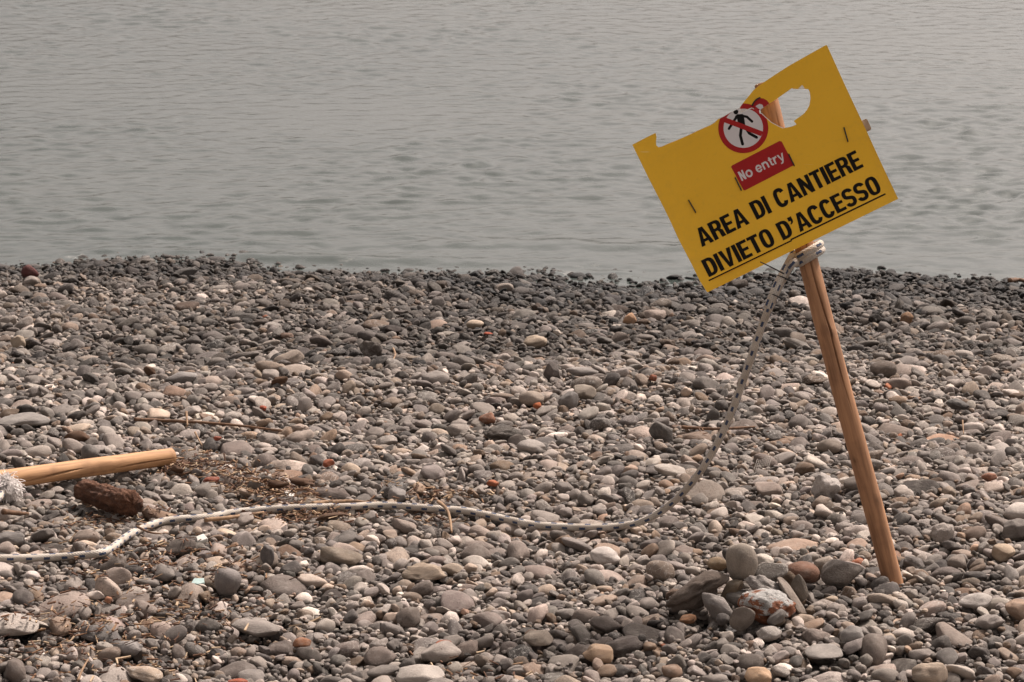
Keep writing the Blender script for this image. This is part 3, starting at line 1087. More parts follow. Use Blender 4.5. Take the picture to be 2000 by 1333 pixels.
def glyph(ch):
    """(width, list of shapes); a shape is a list of loops read by the even-odd rule; cap height 1, stem 0.2"""
    if ch == 'A':
        return .66, [[[(0, 0), (.20, 0), (.33, .78), (.33, 1), (.215, 1)]], [[(.66, 0), (.46, 0), (.33, .78), (.33, 1), (.445, 1)]], R4(.14, .19, .52, .345)]
    if ch == 'V':
        return .64, [[[(0, 1), (.205, 1), (.32, .24), (.32, 0), (.215, 0)]], [[(.64, 1), (.435, 1), (.32, .24), (.32, 0), (.425, 0)]]]
    if ch == 'I':
        return .205, [R4(0, 0, .205, 1)]
    if ch == 'E':
        return .51, [R4(0, 0, .205, 1), R4(.2, 0, .51, .165), R4(.2, .42, .475, .58), R4(.2, .835, .50, 1)]
    if ch == 'T':
        return .53, [R4(0, .835, .53, 1), R4(.163, 0, .367, .84)]
    if ch == 'N':
        return .61, [R4(0, 0, .19, 1), R4(.42, 0, .61, 1), [[(.0, 1), (.20, 1), (.61, 0), (.41, 0)]]]
    if ch == 'O':
        return .60, [[sup(.30, .5, .30, .515, 0, 360, 44), sup(.30, .5, .098, .355, 0, 360, 36)]]
    if ch == 'D':
        W = .585
        outer = [(0, 0), (.22, 0)] + sup(.22, .5, W - .22, .5, -90, 90, 20) + [(.22, 1), (0, 1)]
        inner = [(.205, .16), (.24, .16)] + sup(.24, .5, W - .24 - .205, .34, -90, 90, 18) + [(.24, .84), (.205, .84)]
        return W, [[outer, inner]]
    if ch == 'C':
        return .59, [[stroke(sup(.295, .5, .197, .432, 28, 332, 34), .196)]]
    if ch == 'S':
        top = sup(.285, .715, .19, .205, 12, 232, 20, .85)
        bot = sup(.285, .285, .19, .205, 52, -168, 20, .85)
        return .57, [[stroke(top + bot, .185)]]
    if ch == 'R':
        W = .60
        outer = [(0, .42), (.26, .42)] + sup(.26, .71, .325, .29, -90, 90, 16) + [(.26, 1), (0, 1)]
        inner = [(.205, .575), (.26, .575)] + sup(.26, .71, .125, .135, -90, 90, 12) + [(.26, .845), (.205, .845)]
        return W, [R4(0, 0, .205, .5), [outer, inner], [[(.27, .5), (.44, .5), (.57, .36), (.585, .15), (.615, 0), (.40, 0), (.375, .14), (.37, .33), (.33, .42), (.205, .43)]]]
    if ch == "'":
        return .21, [[[(0, .78), (.21, .78), (.21, 1), (0, 1)]], [[(.08, .80), (.21, .82), (.20, .70), (.14, .62), (.03, .585), (.03, .64), (.085, .68), (.10, .74)]]]
    if ch == 'n':
        return .74, [R4(0, 0, .19, .74), [stroke([(.095, .45)] + sup(.36, .40, .25, .26, 170, 0, 16, .85) + [(.61, 0)], .19)]]
    if ch == 'r':
        return .46, [R4(0, 0, .19, .74), [stroke([(.095, .38)] + sup(.42, .38, .30, .27, 170, 90, 8, .9) + [(.47, .652)], .19)]]
    if ch == 'o':
        return .78, [[circle(.39, .365, .40, 36), [(.39 + .20 * math.cos(t / 30 * 6.2832), .365 + .215 * math.sin(t / 30 * 6.2832)) for t in range(30)]]]
    if ch == 'e':
        return .74, [[stroke(sup(.37, .365, .275, .305, -25, -355, 36, .95), .18)], R4(.1, .30, .70, .425)]
    if ch == 't':
        return .44, [R4(.11, .1, .30, .93), R4(0, .60, .44, .74), [stroke([(.205, .2), (.23, .10), (.33, .075), (.44, .085)], .16)]]
    if ch == 'y':
        return .76, [[[(0, .74), (.20, .74), (.44, .0), (.30, .0)]], [[(.76, .74), (.56, .74), (.32, .0), (.27, -.13), (.44, -.13)]], [stroke([(.36, -.05), (.30, -.17), (.20, -.20), (.08, -.19)], .15)]]
    if ch == 'M':
        return .8, []
    return .27, []


def set_line(text, start, end, cap, gap, layer, slant=None):
    """text laid from start to end (photo pixels, along the baseline)"""
    st, en = Vector(start), Vector(end)
    u = (en - st)
    L = u.length
    u.normalize()
    v = Vector((u.y, -u.x))
    if v.y > 0:
        v = -v
    adv, items = 0.0, []
    for k, ch in enumerate(text):
        w, shp = glyph(ch)
        items.append((adv, shp))
        adv += w + (gap if k < len(text) - 1 else 0)
    sx = L / adv
    res = []
    for a, shp in items:
        for loops in shp:
            res.append((layer, [[tuple(st + u * ((a + x) * sx) + v * (y * cap)) for x, y in lp] for lp in loops]))
    return res


shapes = []
RC, RO, RI = (1451.4, 250.9), 48.9, 38.6
shapes.append(('ring', [circle(*RC, RO, 64), circle(*RC, RI, 56)]))
shapes.append(('disc', [circle(*RC, RI, 56)]))


def fig(layer, pts, w, caps=True):
    P = z1(*pts)
    w = w / 5.332
    shapes.append((layer, [stroke(P, w)]))
    if caps:
        for p in P[1:]:
            shapes.append((layer, [circle(p[0], p[1], w / 2, 14)]))


shapes.append(('figure', [circle(*z1((250, 744))[0], 26 / 5.332, 20)]))
shapes.append(('figure', [z1((238, 790), (262, 768), (322, 765), (335, 800), (348, 880), (330, 920), (290, 915), (268, 850), (262, 815))]))
fig('figure', [(265, 785), (240, 822), (178, 918)], 27)
fig('figure', [(295, 780), (365, 795), (418, 843)], 27)
fig('figure', [(308, 895), (297, 990), (320, 1078)], 31)
fig('figure', [(335, 885), (390, 965), (466, 1008)], 31)
shapes.append(('slash', [z1((140, 800), (535, 948), (512, 996), (118, 848))]))
shapes.append(('ring', [z1((418, 690), (425, 655), (440, 632), (470, 605), (500, 597), (540, 602), (575, 622), (603, 658), (540, 700), (530, 668), (500, 657), (465, 675), (440, 712))]))
shapes.append(('disc', [z1((440, 714), (465, 675), (500, 657), (530, 668), (548, 690), (497, 726), (497, 752), (470, 750))]))
shapes.append(('torn', [z1((900, 500), (940, 463), (968, 502))]))
_edge = [(1234, 283.4)] and [(1285, 287.7), (1292, 286.5), (1306, 280), (1318, 275.5), (1340, 266), (1362, 255.5), (1387, 244.5), (1395, 239.5)]
shapes.append(('edge1', [stroke(_edge, 1.7)]))
shapes.append(('edge2', [stroke([(1395, 239.5)] + z1((60, 818), (120, 790), (200, 743), (286, 702)), 1.5)]))
shapes.append(('edge3', [stroke(z1((302, 750), (360, 724), (416, 701), (440, 714)), 1.6)]))
shapes.append(('edge4', [stroke(z1((497, 752), (520, 757), (560, 795), (590, 820), (620, 848), (690, 885), (745, 910)), 2.6)]))
shapes.append(('edge5', [stroke(z1((745, 910), (790, 901), (830, 893), (882, 871)), 1.2)]))
PANEL = [(1427.5, 326.5), (1430, 323.5), (1522, 276), (1526.5, 277), (1551, 323), (1455, 372.5), (1452, 372)]
shapes.append(('panel', [PANEL]))
shapes += set_line('No entry', (1448.8, 354.2), (1534.6, 311.2), 19.2, 0.10, 'white_text')
shapes += set_line('AREA DI CANTIERE', (1370.8, 483.2), (1687.2, 326.0), 36.6, 0.052, 'line_one')
shapes += set_line("DIVIETO D'ACCESSO", (1384.0, 542.2), (1722.8, 374.6), 36.0, 0.050, 'line_two')
shapes.append(('underline', [stroke([(1383.2, 548.8), (1545, 470.6)], 2.7)]))
shapes.append(('underline', [stroke([(1543, 469.2), (1728.2, 379.6)], 3.0)]))
ORDER = ['disc', 'ring', 'figure', 'slash', 'torn', 'edge1', 'edge2', 'edge3', 'edge4', 'edge5', 'panel', 'white_text', 'line_one', 'line_two', 'underline']

pts2, edges2 = [], []


def add_loop(lp):
    b = len(pts2)
    pts2.extend(Vector(p) for p in lp)
    n = len(lp)
    edges2.extend((b + i, b + (i + 1) % n) for i in range(n))


add_loop(outline)
add_loop(hole)
for _, loops in shapes:
    for lp in loops:
        add_loop(lp)
for gxp in np.arange(1240, 1756, 12.0):
    for gyp in np.arange(95, 572, 12.0):
        pts2.append(Vector((gxp + 0.37, gyp + 0.21)))
rv, re_, rf, _, _, _ = delaunay_2d_cdt(pts2, edges2, [], 0, 1e-5, False)
RV = np.array([tuple(v) for v in rv])
RF = np.array([f for f in rf if len(f) == 3])
CEN = RV[RF].mean(axis=1)


def inside(loop, P):
    lp = np.array([tuple(p) for p in loop])
    x, y = P[:, 0], P[:, 1]
    res = np.zeros(len(P), bool)
    j = len(lp) - 1
    for i in range(len(lp)):
        xi, yi = lp[i]
        xj, yj = lp[j]
        if yi != yj:
            c = ((yi > y) != (yj > y)) & (x < (xj - xi) * (y - yi) / (yj - yi) + xi)
            res ^= c
        j = i
    return res


solid = inside(outline, CEN) & ~inside(hole, CEN)
layer = np.full(len(CEN), -1)
for li, nm in enumerate(ORDER):
    for sname, loops in shapes:
        if sname == nm:
            m = np.zeros(len(CEN), bool)
            for lp in loops:
                m ^= inside(lp, CEN)
            layer[m] = li


def bend(p):
    """small out-of-plane warp of the board (towards the camera positive), photo pixels in, metres out"""
    q = Vector(p) - BL
    u, v = q.dot(U2), q.dot(V2)
    w = 0.0
    if v < 120:
        w += 0.000006 * (120 - v) ** 1.6
    w += 0.000010 * max(0, 60 - u) ** 1.5
    # upper strip curls away from the viewer towards its torn end
    px, py = p
    if 1444.6 < px < 1575 and py < 240:
        if px < 1472:
            line = 219.85 - (px - 1447.2) * 0.4366
        elif px < 1484:
            line = 213 + (px - 1472) * 0.35
        else:
            line = 218 - (px - 1484) * 0.70
        if py < line:
            w -= 0.010 * ((1575 - px) / 130.0) ** 2
    w += max(0.0, v - 168) * PXM * 0.035
    w += 0.0022 * math.sin(u / 90.0) * math.sin(v / 110.0 + 0.6)
    return w


def board_pt(p, off):
    return at_depth(p[0], p[1], BOARD_DEPTH) - FWD * (bend(p) + off)


sign = empty('warning_sign', post_base, 'torn yellow warning sign tied to a leaning wooden post', 'sign')
bpy.context.view_layer.update()


def under(parent, o):
    """parent without moving the piece"""
    o.parent = parent
    o.matrix_parent_inverse = parent.matrix_world.inverted()
    return o


def board_material():
    k = NT('yellow_board')
    oc = k.n('TexCoord').outputs['Object']
    n = k.noise(oc, 9, 5, 0.6)
    f = k.noise(oc, 160, 3, 0.6)
    c = k.mix(n, (0.78, 0.425, 0.016), (0.87, 0.49, 0.028))
    c = k.mix(k.ramp(f, [(0.55, 0.0), (0.8, 0.20)]), c, (0.50, 0.30, 0.04))
    stain = k.ramp(k.noise(oc, 5.0, 6, 0.75, 0.6), [(0.55, 0.0), (0.75, 0.30)])
    c = k.mix(stain, c, (0.42, 0.25, 0.05))
    mp = k.n('Mapping')
    mp.inputs['Rotation'].default_value = (0.2, 0.5, 0.3)
    mp.inputs['Scale'].default_value = (6.0, 60.0, 160.0)
    k.l(oc, mp.inputs['Vector'])
    scr = k.math('MULTIPLY', k.ramp(k.noise(mp.outputs[0], 2.0, 2, .5), [(.70, 0.0), (.74, 0.5)]), k.ramp(k.noise(oc, 12, 2), [(.5, 0.0), (.65, 1.0)]))
    c = k.mix(scr, c, (0.85, 0.68, 0.30))
    k.set(Base_Color=c, Roughness=0.5)
    k.put(k.bsdf.inputs['Specular IOR Level'], 0.3)
    k.bump(n, 0.12, 0.01)
    return k.m


M_YEL = board_material()
M_CORE = plain('white_plastic_core', (0.80, 0.76, 0.70), 0.6, 0.1)
M_RED = plain('red_print', (0.36, 0.010, 0.010), 0.55, 0.12, 30, spec=0.25)
M_WHT = plain('white_print', (0.62, 0.58, 0.57), 0.45, 0.08, 40)
M_BLK = plain('black_print', (0.006, 0.004, 0.003), 0.6, 0.2, 50, spec=0.15)

TH = 0.0042
sf = RF[solid]
used = np.unique(sf)
rem = {int(v): i for i, v in enumerate(used)}
fv = [board_pt(RV[v], 0) for v in used]
bv = [board_pt(RV[v], -TH) for v in used]
nv = len(used)
faces, mats = [], []
cnt = {}
for f in sf:
    a, b, c = (rem[int(x)] for x in f)
    faces.append((a, b, c))
    mats.append(0)
    faces.append((c + nv, b + nv, a + nv))
    mats.append(0)
    for e in ((a, b), (b, c), (c, a)):
        cnt.setdefault(tuple(sorted(e)), []).append(e)
for key, es in cnt.items():
    if len(es) == 1:
        a, b = es[0]
        faces.append((b, a, a + nv, b + nv))
        mats.append(1)
bm_me = mesh_from('board', fv + bv, faces, smooth=False)
bm_me.materials.append(M_YEL)
bm_me.materials.append(M_CORE)
bm_me.polygons.foreach_set('material_index', mats)
bmb = bmesh.new()
bmb.from_mesh(bm_me)
bmesh.ops.recalc_face_normals(bmb, faces=bmb.faces)
bmb.to_mesh(bm_me)
bmb.free()
board = under(sign, link('board', bm_me))
board['label'] = 'yellow plastic board with a torn upper edge and a ragged hole'
PRINT = {'disc': ('pictogram_ground', M_WHT), 'ring': ('pictogram_ring', M_RED), 'figure': ('walking_figure', M_BLK), 'slash': ('pictogram_bar', M_RED),
         'torn': ('torn_flap', M_CORE), 'panel': ('red_panel', M_RED), 'white_text': ('lettering', M_WHT), 'line_one': ('lettering', M_BLK),
         'line_two': ('lettering', M_BLK), 'underline': ('underline', M_BLK)}
for i in range(1, 6):
    PRINT['edge%d' % i] = ('torn_edge', M_CORE)
for li, nm in enumerate(ORDER):
    fs = RF[solid & (layer == li)]
    if not len(fs):
        continue
    us = np.unique(fs)
    rm = {int(v): i for i, v in enumerate(us)}
    vs = [board_pt(RV[v], 0.0004) for v in us]
    ff = []
    for f in fs:
        t = [rm[int(x)] for x in f]
        nn = (vs[t[1]] - vs[t[0]]).cross(vs[t[2]] - vs[t[0]])
        ff.append(tuple(t) if nn.dot(FWD) < 0 else tuple(t[::-1]))
    o = link(PRINT[nm][0], mesh_from(nm, vs, ff, smooth=False), PRINT[nm][1])
    o.parent = board
    o.matrix_parent_inverse = board.matrix_world.inverted()
    o.matrix_parent_inverse = (Matrix.Translation(post_base)).inverted() @ Matrix.Identity(4) if False else o.matrix_parent_inverse


def box_between(name, p, q, up, w, t, mat, bev=0.0015, irregular=0.0):
    """bar from p to q, width w along up, thickness t across"""
    d = (q - p).normalized()
    up = (up - d * up.dot(d)).normalized()
    side = d.cross(up)
    bm = bmesh.new()
    n = 6
    rings = []
    for i in range(n + 1):
        c = p.lerp(q, i / n)
        j = (lambda: random.uniform(-irregular, irregular))
        rings.append([bm.verts.new(c + up * (sy * w / 2 + j()) + side * (sx * t / 2 + j())) for sx, sy in ((-1, -1), (1, -1), (1, 1), (-1, 1))])
    for i in range(n):
        for k in range(4):
            bm.faces.new((rings[i][k], rings[i][(k + 1) % 4], rings[i + 1][(k + 1) % 4], rings[i + 1][k]))
    bm.faces.new(rings[0][::-1])
    bm.faces.new(rings[-1])
    bmesh.ops.recalc_face_normals(bm, faces=bm.faces)
    if bev:
        bmesh.ops.bevel(bm, geom=[e for e in bm.edges if e.calc_face_angle(0) > 0.9], offset=bev, segments=2, affect='EDGES')
    me = bpy.data.meshes.new(name)
    bm.to_mesh(me)
    bm.free()
    return link(name, me, mat)


# wooden batten behind the board
M_BATTEN = plain('batten_wood', (0.40, 0.27, 0.17), 0.8, 0.3, 40, 0.3)
bar_d = BOARD_DEPTH + 0.0042 + 0.0085
upv = RIGHT * V2.x - UP * V2.y
under(sign, box_between('batten', at_depth(1322, 413, bar_d), at_depth(1697, 243, bar_d), upv, 0.023, 0.015, M_BATTEN, 0.0015, 0.0006))


def tie(p, q, parent, back=0.026):
    """cable tie: flat band through the board and round the batten"""
    a, b = board_pt(p, 0.0012), board_pt(q, 0.0012)
    ab, bb = a + FWD * back, b + FWD * back
    path = catmull([a, a.lerp(b, .5), b, b.lerp(bb, .5), bb, bb.lerp(ab, .5), ab, ab.lerp(a, .5), a], 0.0025)
    me = tube('cable_tie', path, 0.0013, 8, uv=False, cap=False)
    return under(parent, link('cable_tie', me, M_TIE))


for p, q in (((1344.7, 391.5), (1358.2, 414.8)), ((1648.5, 249.6), (1656, 276.4)), ((1435.6, 347.5), (1447.4, 371.6)), ((1540.2, 301.5), (1550.8, 323.6))):
    tie(p, q, sign)
s0 = [board_pt(zp(x, y, 1390, 80, 5.332), 0.0012) for x, y in ((424, 670), (440, 640), (468, 610), (500, 594))]
under(sign, link('cable_tie', tube('cable_tie', catmull([s0[0] + FWD * 0.012] + s0 + [s0[-1] + FWD * 0.012], 0.002), 0.0014, 8, uv=False), M_TIE))

# post: peeled wooden pole with a long drying crack
post_top = at_depth(1492, 162, POST_DEPTH)
axis = (post_top - post_base).normalized()


def pole_mesh(name, length, r0, r1, seed, cracks, segs=144, step=0.012, bow=0.004, chamfer=0.002, knots=()):
    """tapered peeled pole along local +Z; cracks: (z0, z1, angle0, angle1, depth)"""
    n = int(length / step)
    verts, faces = [], []
    zs = [0.0, 0.0] + [length * i / n for i in range(n + 1)] + [length, length]
    for i, z in enumerate(zs):
        t = z / length
        r = r0 + (r1 - r0) * t
        cx = bow * math.sin(t * 5.0 + seed)
        cy = bow * 0.7 * math.sin(t * 3.7 + seed * 2)
        inner = 1.0
        zz = z
        if i == 0 or i == len(zs) - 1:
            inner = 0.02
        elif i == 1 or i == len(zs) - 2:
            inner = 1 - chamfer / r
        elif z < chamfer or z > length - chamfer:
            inner = 1.0
            zz = min(max(z, chamfer), length - chamfer)
        for k in range(segs):
            a = 2 * math.pi * k / segs
            d = Vector((math.cos(a), math.sin(a), 0))
            rr = r * (1 + 0.035 * noise.noise(Vector((d.x * 0.9 + seed, d.y * 0.9, z * 9.0))) + 0.012 * noise.noise(Vector((d.x * 3 + seed, d.y * 3, z * 14))))
            for (z0, z1_, a0, a1, dep_) in cracks:
                if z0 < z < z1_:
                    tt = (z - z0) / (z1_ - z0)
                    ac = a0 + (a1 - a0) * tt + 0.05 * math.sin(z * 31)
                    da = (a - ac + math.pi) % (2 * math.pi) - math.pi
                    wd = 0.10 * math.sin(math.pi * tt) ** 0.5
                    if abs(da) < wd:
                        rr -= dep_ * (1 - abs(da) / wd) * math.sin(math.pi * tt) ** 0.4
            for (kz, ka, kr, kh) in knots:
                da = (a - ka + math.pi) % (2 * math.pi) - math.pi
                rr += kh * math.exp(-((z - kz) / kr) ** 2 - (da * r / kr) ** 2)
            verts.append((cx + d.x * rr * inner, cy + d.y * rr * inner, zz))
    m = len(zs)
    for i in range(m - 1):
        for k in range(segs):
            a, b = i * segs + k, i * segs + (k + 1) % segs
            faces.append((a, b, b + segs, a + segs))
    faces.append(tuple(range(segs - 1, -1, -1)))
    faces.append(tuple(range((m - 1) * segs, m * segs)))
    return mesh_from(name, verts, faces)


plen = (post_top - post_base).length + 0.16
post = link('post', pole_mesh('post', plen, 0.0198, 0.0196, 1.3, [(0.50, 0.86, -1.25, -1.52, 0.007), (0.70, 1.06, -2.2, -2.35, 0.003), (0.94, 1.10, -1.2, -1.3, .005)],
                              knots=((0.662, -1.8, 0.016, 0.003), (0.652, -1.3, 0.010, 0.002), (0.315, -1.12, .013, .002)), bow=0.003), M_POST)
# local frame: Z along the post, -Y towards the camera
zc = axis
yc = (FWD - zc * FWD.dot(zc)).normalized()
xc = yc.cross(zc)
rot = Matrix((xc, yc, zc)).transposed().to_4x4()
post.matrix_world = Matrix.Translation(post_base - axis * 0.16) @ rot
bpy.context.view_layer.update()
mw = post.matrix_world.copy()
under(sign, post)

# ------------------------------------------------------------------ rope tied to the post
RR = 0.0079
ground_px = [(-160, 1094), (-60, 1092), (0, 1091), (60, 1090), (120, 1088), (180, 1083), (205, 1078), (225, 1066), (245, 1050), (270, 1036), (300, 1024), (330, 1016),
             (370, 1013), (410, 1010), (450, 1002), (500, 997), (560, 993), (620, 991), (680, 990), (740, 987), (800, 990), (850, 994), (900, 997),
             (950, 1006), (1000, 1017), (1050, 1026), (1100, 1029), (1150, 1031), (1200, 1029)]
gp = []
for px, py in ground_px:
    p = on_ground(px, py, 0.012)
    gp.append(p)
gpath = catmull(gp, 0.02)
zz = np.array([bed_top(p.x, p.y, 0.014) + RR * 0.62 for p in gpath])
ker = np.array([1, 2, 3, 2, 1.0]) / 9
zpad = np.pad(zz, 2, mode='edge')
zs_ = np.convolve(zpad, ker, mode='valid')
zs_ = np.maximum(zs_, zz - 0.003)
# keep the photographed line: slide along the line of sight to the draped height
drape = []
for p, z in zip(gpath, zs_):
    d = p - EYE
    drape.append(EYE + d * ((z - CAM_Z) / d.z))
end_g = drape[-1]
air_px = [(1240, 1023), (1275, 1009), (1310, 985), (1345, 950), (1378, 906), (1405, 858), (1428, 808), (1452, 742), (1472, 684), (1492, 628), (1514, 575), (1534, 537), (1550, 513)]
gd = (end_g - EYE).dot(FWD)
coil_d = POST_DEPTH - 0.002
air = []
tot = len(air_px)
for i, (px, py) in enumerate(air_px):
    t = (1029 - py) / (1029 - 513.0)
    air.append(at_depth(px, py, gd + (coil_d - 0.028 - gd) * t ** 0.8))
# two turns round the post
cz = at_depth(1579, 503, POST_DEPTH)
cr = 0.0205 + RR
coil = []
for k in range(1, 26):
    th = math.pi - 2 * math.pi * 2 * k / 26.0               # left, front, right, back, twice
    hgt = -0.003 + 0.0185 * (k / 26.0) * 2 * 0.62
    lift = 0.006 * math.cos(th)
    coil.append(cz + xc * (math.cos(th) * cr) - yc * (math.sin(th) * cr) + zc * (hgt + lift))
tail = [at_depth(px, py, POST_DEPTH - d) for px, py, d in ((1548, 500, .012), (1536, 522, .022), (1520, 552, .026), (1508, 580, .025), (1499, 603, .022))]
rope_path = catmull(drape[::2] + air + coil + tail, 0.004)
rope = empty('rope', end_g, 'white rope with blue flecks tied round the post and trailing left over the pebbles', 'rope')
bpy.context.view_layer.update()
under(rope, link('cord', tube('cord', rope_path, RR, 20), M_ROPE))


def ring_tie(c, axis_dir, rx, ry, side):
    axis_dir = axis_dir.normalized()
    side = (side - axis_dir * side.dot(axis_dir)).normalized()
    oth = axis_dir.cross(side)
    pts = [c + side * (rx * math.cos(t / 20 * 2 * math.pi)) + oth * (ry * math.sin(t / 20 * 2 * math.pi)) for t in range(21)]
    return pts


t1 = at_depth(1535, 545, POST_DEPTH - .026)
t2 = at_depth(1519, 580, POST_DEPTH - .025)
tdir = at_depth(1548, 510, POST_DEPTH - .026) - at_depth(1500, 625, POST_DEPTH - .026)
r1 = ring_tie(t1, tdir, 0.0175, 0.0098, RIGHT)
tailpts = [at_depth(1531, 535, POST_DEPTH - .037), at_depth(1508, 523, POST_DEPTH - 0.060), at_depth(1485, 512, POST_DEPTH - .075)]
under(rope, link('cable_tie', tube('cable_tie', r1, 0.0013, 8, uv=False, cap=False), M_TIE))
under(rope, link('tie_tail', tube('tie_tail', catmull(tailpts, 0.003), lambda t, a: 0.0016 - 0.0006 * t, 8, uv=False), M_TIE))
r2 = ring_tie(t2, tdir, 0.0175, 0.0098, RIGHT)
under(rope, link('cable_tie', tube('cable_tie', r2, 0.0012, 8, uv=False, cap=False), M_TIE))

# ------------------------------------------------------------------ frayed rope end at the left edge
fp = [on_ground(px, py, 0.02) for px, py in ((-150, 1010), (-70, 1000), (-20, 985), (0, 970), (9, 955))]
fp = [at_z(px, py, bed_top(p.x, p.y, 0.02) + RR * 1.0 + 0.016 * i / 4) for i, (p, (px, py)) in enumerate(zip(fp, ((-150, 1010), (-70, 1000), (-20, 985), (0, 970), (9, 955))))]
fray_thing = empty('frayed_rope', fp[-1], 'frayed white rope end with a woolly tuft at the left edge, beside the lying pole', 'rope')
bpy.context.view_layer.update()
under(fray_thing, link('cord', tube('cord', catmull(fp, 0.004), RR, 20), M_ROPE))
fr = random.Random(3)
fverts, ffaces = [], []
tip = fp[-1]
for s in range(1300):
    lobe = fr.random()
    if lobe < .55:
        d0 = Vector((fr.gauss(.75, .45), fr.gauss(-.25, .45), fr.gauss(.30, .45))).normalized()
    else:
        d0 = Vector((fr.gauss(-.15, .5), fr.gauss(0, .45), abs(fr.gauss(.75, .3)))).normalized()
    L = fr.uniform(0.016, 0.044)
    p = tip + Vector((fr.gauss(0, .008), fr.gauss(0, .008), fr.gauss(0.006, .006)))
    base = len(fverts)
    rad = fr.uniform(0.0004, 0.0009)
    ns = 9
    d, q = d0.copy(), p.copy()
    off_ = Vector((fr.uniform(0, 40), fr.uniform(0, 40), fr.uniform(0, 40)))
    for i in range(ns):
        o1 = d.orthogonal().normalized()
        o2 = d.cross(o1)
        for k in range(3):
            a = k * 2.0944
            fverts.append(q + (o1 * math.cos(a) + o2 * math.sin(a)) * rad)
        wig = noise.noise_vector(off_ + Vector((i * .55, 0, 0)))
        d = (d + wig * .75 + Vector((0.02, -.03, -.24))).normalized()
        q = q + d * (L / (ns - 1))
        q.z = max(q.z, bed.height(q.x, q.y) + .001)
    for i in range(ns - 1):
        for k in range(3):
            a, b = base + i * 3 + k, base + i * 3 + (k + 1) % 3
            ffaces.append((a, b, b + 3, a + 3))
fo = under(fray_thing, link('fray', mesh_from('fray', fverts, ffaces), M_FRAY))
fo['kind'] = 'stuff'

# ------------------------------------------------------------------ lying pole and rotten log
def lay(name, me, mat, p, q, extra=0.0):
    """lay a mesh whose local Z is its long axis from p to q"""
    d = (q - p)
    z = d.normalized()
    x = z.cross(Vector((0, 0, 1))).normalized()
    y = z.cross(x)
    o = link(name, me, mat)
    o.matrix_world = Matrix.Translation(p) @ Matrix((x, y, z)).transposed().to_4x4()
    return o


def rest_line(pa, pb, r, sink=0.35):
    """ends of an axis resting on the bed between two ground points"""
    k = 24
    pts = [pa.lerp(pb, i / k) for i in range(k + 1)]
    h = [bed_top(p.x, p.y, 0.012) for p in pts]
    A = np.polyfit(np.linspace(0, 1, k + 1), h, 1)
    res = max(h[i] - (A[0] * i / k + A[1]) for i in range(k + 1))
    return A[1] + res * (1 - sink) + r, A[0] + A[1] + res * (1 - sink) + r


pr = 0.0215
pa, pb = on_ground(-330, 985, pr), on_ground(336, 893, pr)
za, zb = rest_line(pa, pb, pr, 0.5)
pa = at_z(-330, 985, za)
pb = at_z(336, 893, zb)
pole_len = (pb - pa).length
pole = lay('wooden_pole', pole_mesh('wooden_pole', pole_len, 0.0232, 0.0205, 4.2, [(pole_len * .80, pole_len * .995, 0.22, -0.12, .010), (pole_len * .53, pole_len * .70, 0.30, -0.30, .009)],
                                    bow=0.005, knots=((pole_len * .78, -0.5, .018, .003), (pole_len * .66, -0.2, .014, .002))), M_POLE, pa, pb)
tag(pole, 'pale peeled wooden pole lying on the pebbles at the left edge', 'pole')

la, lb = on_ground(160, 957, .03), on_ground(262, 987, .03)


def log_mesh(name, L, r, seed):
    segs, n = 64, 60
    verts, faces = [], []
    rings = [(0, .02), (0.002, .45), (0.001, .8)] + [(i / n, 1) for i in range(n + 1)] + [(1.02, .8), (1.035, .5), (1.03, .02)]
    for t, inner in rings:
        z = t * L
        for k in range(segs):
            a = 2 * math.pi * k / segs
            d = Vector((math.cos(a), math.sin(a), 0))
            q = Vector((d.x * 1.2, d.y * 1.2, z * 16 + seed))
            rr = r * (0.92 + 0.12 * t) * (1 + 0.16 * noise.noise(q) + 0.15 * noise.noise(q * 2.7) + 0.11 * noise.noise(q * 6.5) + 0.07 * noise.noise(q * 14))
            if inner == 1:
                rr *= 1 - 0.25 * max(0, 0.06 - t) / 0.06
            zz_ = z + 0.004 * noise.noise(Vector((d.x * 6 * inner, d.y * 6 * inner, seed))) + 0.003 * noise.noise(Vector((d.x * 15 * inner, d.y * 15 * inner, seed)))
            verts.append((d.x * rr * inner, d.y * rr * inner, zz_))
    m = len(rings)
    for i in range(m - 1):
        for k in range(segs):
            a, b = i * segs + k, i * segs + (k + 1) % segs
            faces.append((a, b, b + segs, a + segs))
    return mesh_from(name, verts, faces)


lr = 0.0265
za, zb = rest_line(la, lb, lr, 0.6)
la, lb = at_z(158, 957, za), at_z(256, 984, zb)
lb = la + (lb - la) * 1.0
log = lay('log_fragment', log_mesh('log_fragment', (lb - la).length, lr, 2.0), M_ROT, la, lb)
tag(log, 'short rotten dark brown log lying between the pole and the rope', 'log')

# ------------------------------------------------------------------ rust stained rock, tile, plastic bits
def rust_material():
    k = NT('rust_stained_rock')
    oc = k.n('TexCoord').outputs['Object']
    base = k.mix(k.noise(oc, 4, 5, .6), (0.42, 0.40, 0.38), (0.60, 0.58, 0.55))
    crk = k.math('ABSOLUTE', k.math('SUBTRACT', k.noise(oc, 1.5, 5, .6, .8), .5))
    base = k.mix(k.ramp(crk, [(0, .7), (.02, 0)]), base, (0.05, 0.045, 0.04))
    # rust lies in patches on the lower front of the rock
    sep = k.n('SeparateXYZ')
    k.l(oc, sep.inputs[0])
    f = k.math('SUBTRACT', k.noise(oc, 1.7, 4, .6, .5), k.math('MULTIPLY', sep.outputs[2], 0.16))
    r = k.ramp(f, [(0.41, 0.0), (0.47, 1.0)])
    rust = k.mix(k.noise(oc, 9, 5, .7), (0.12, 0.032, 0.012), (0.38, 0.145, 0.065))
    c = k.mix(r, base, rust)
    k.set(Base_Color=c, Roughness=.85)
    k.bump(k.noise(oc, 8, 6, .7), 0.6, 0.15)
    return k.m


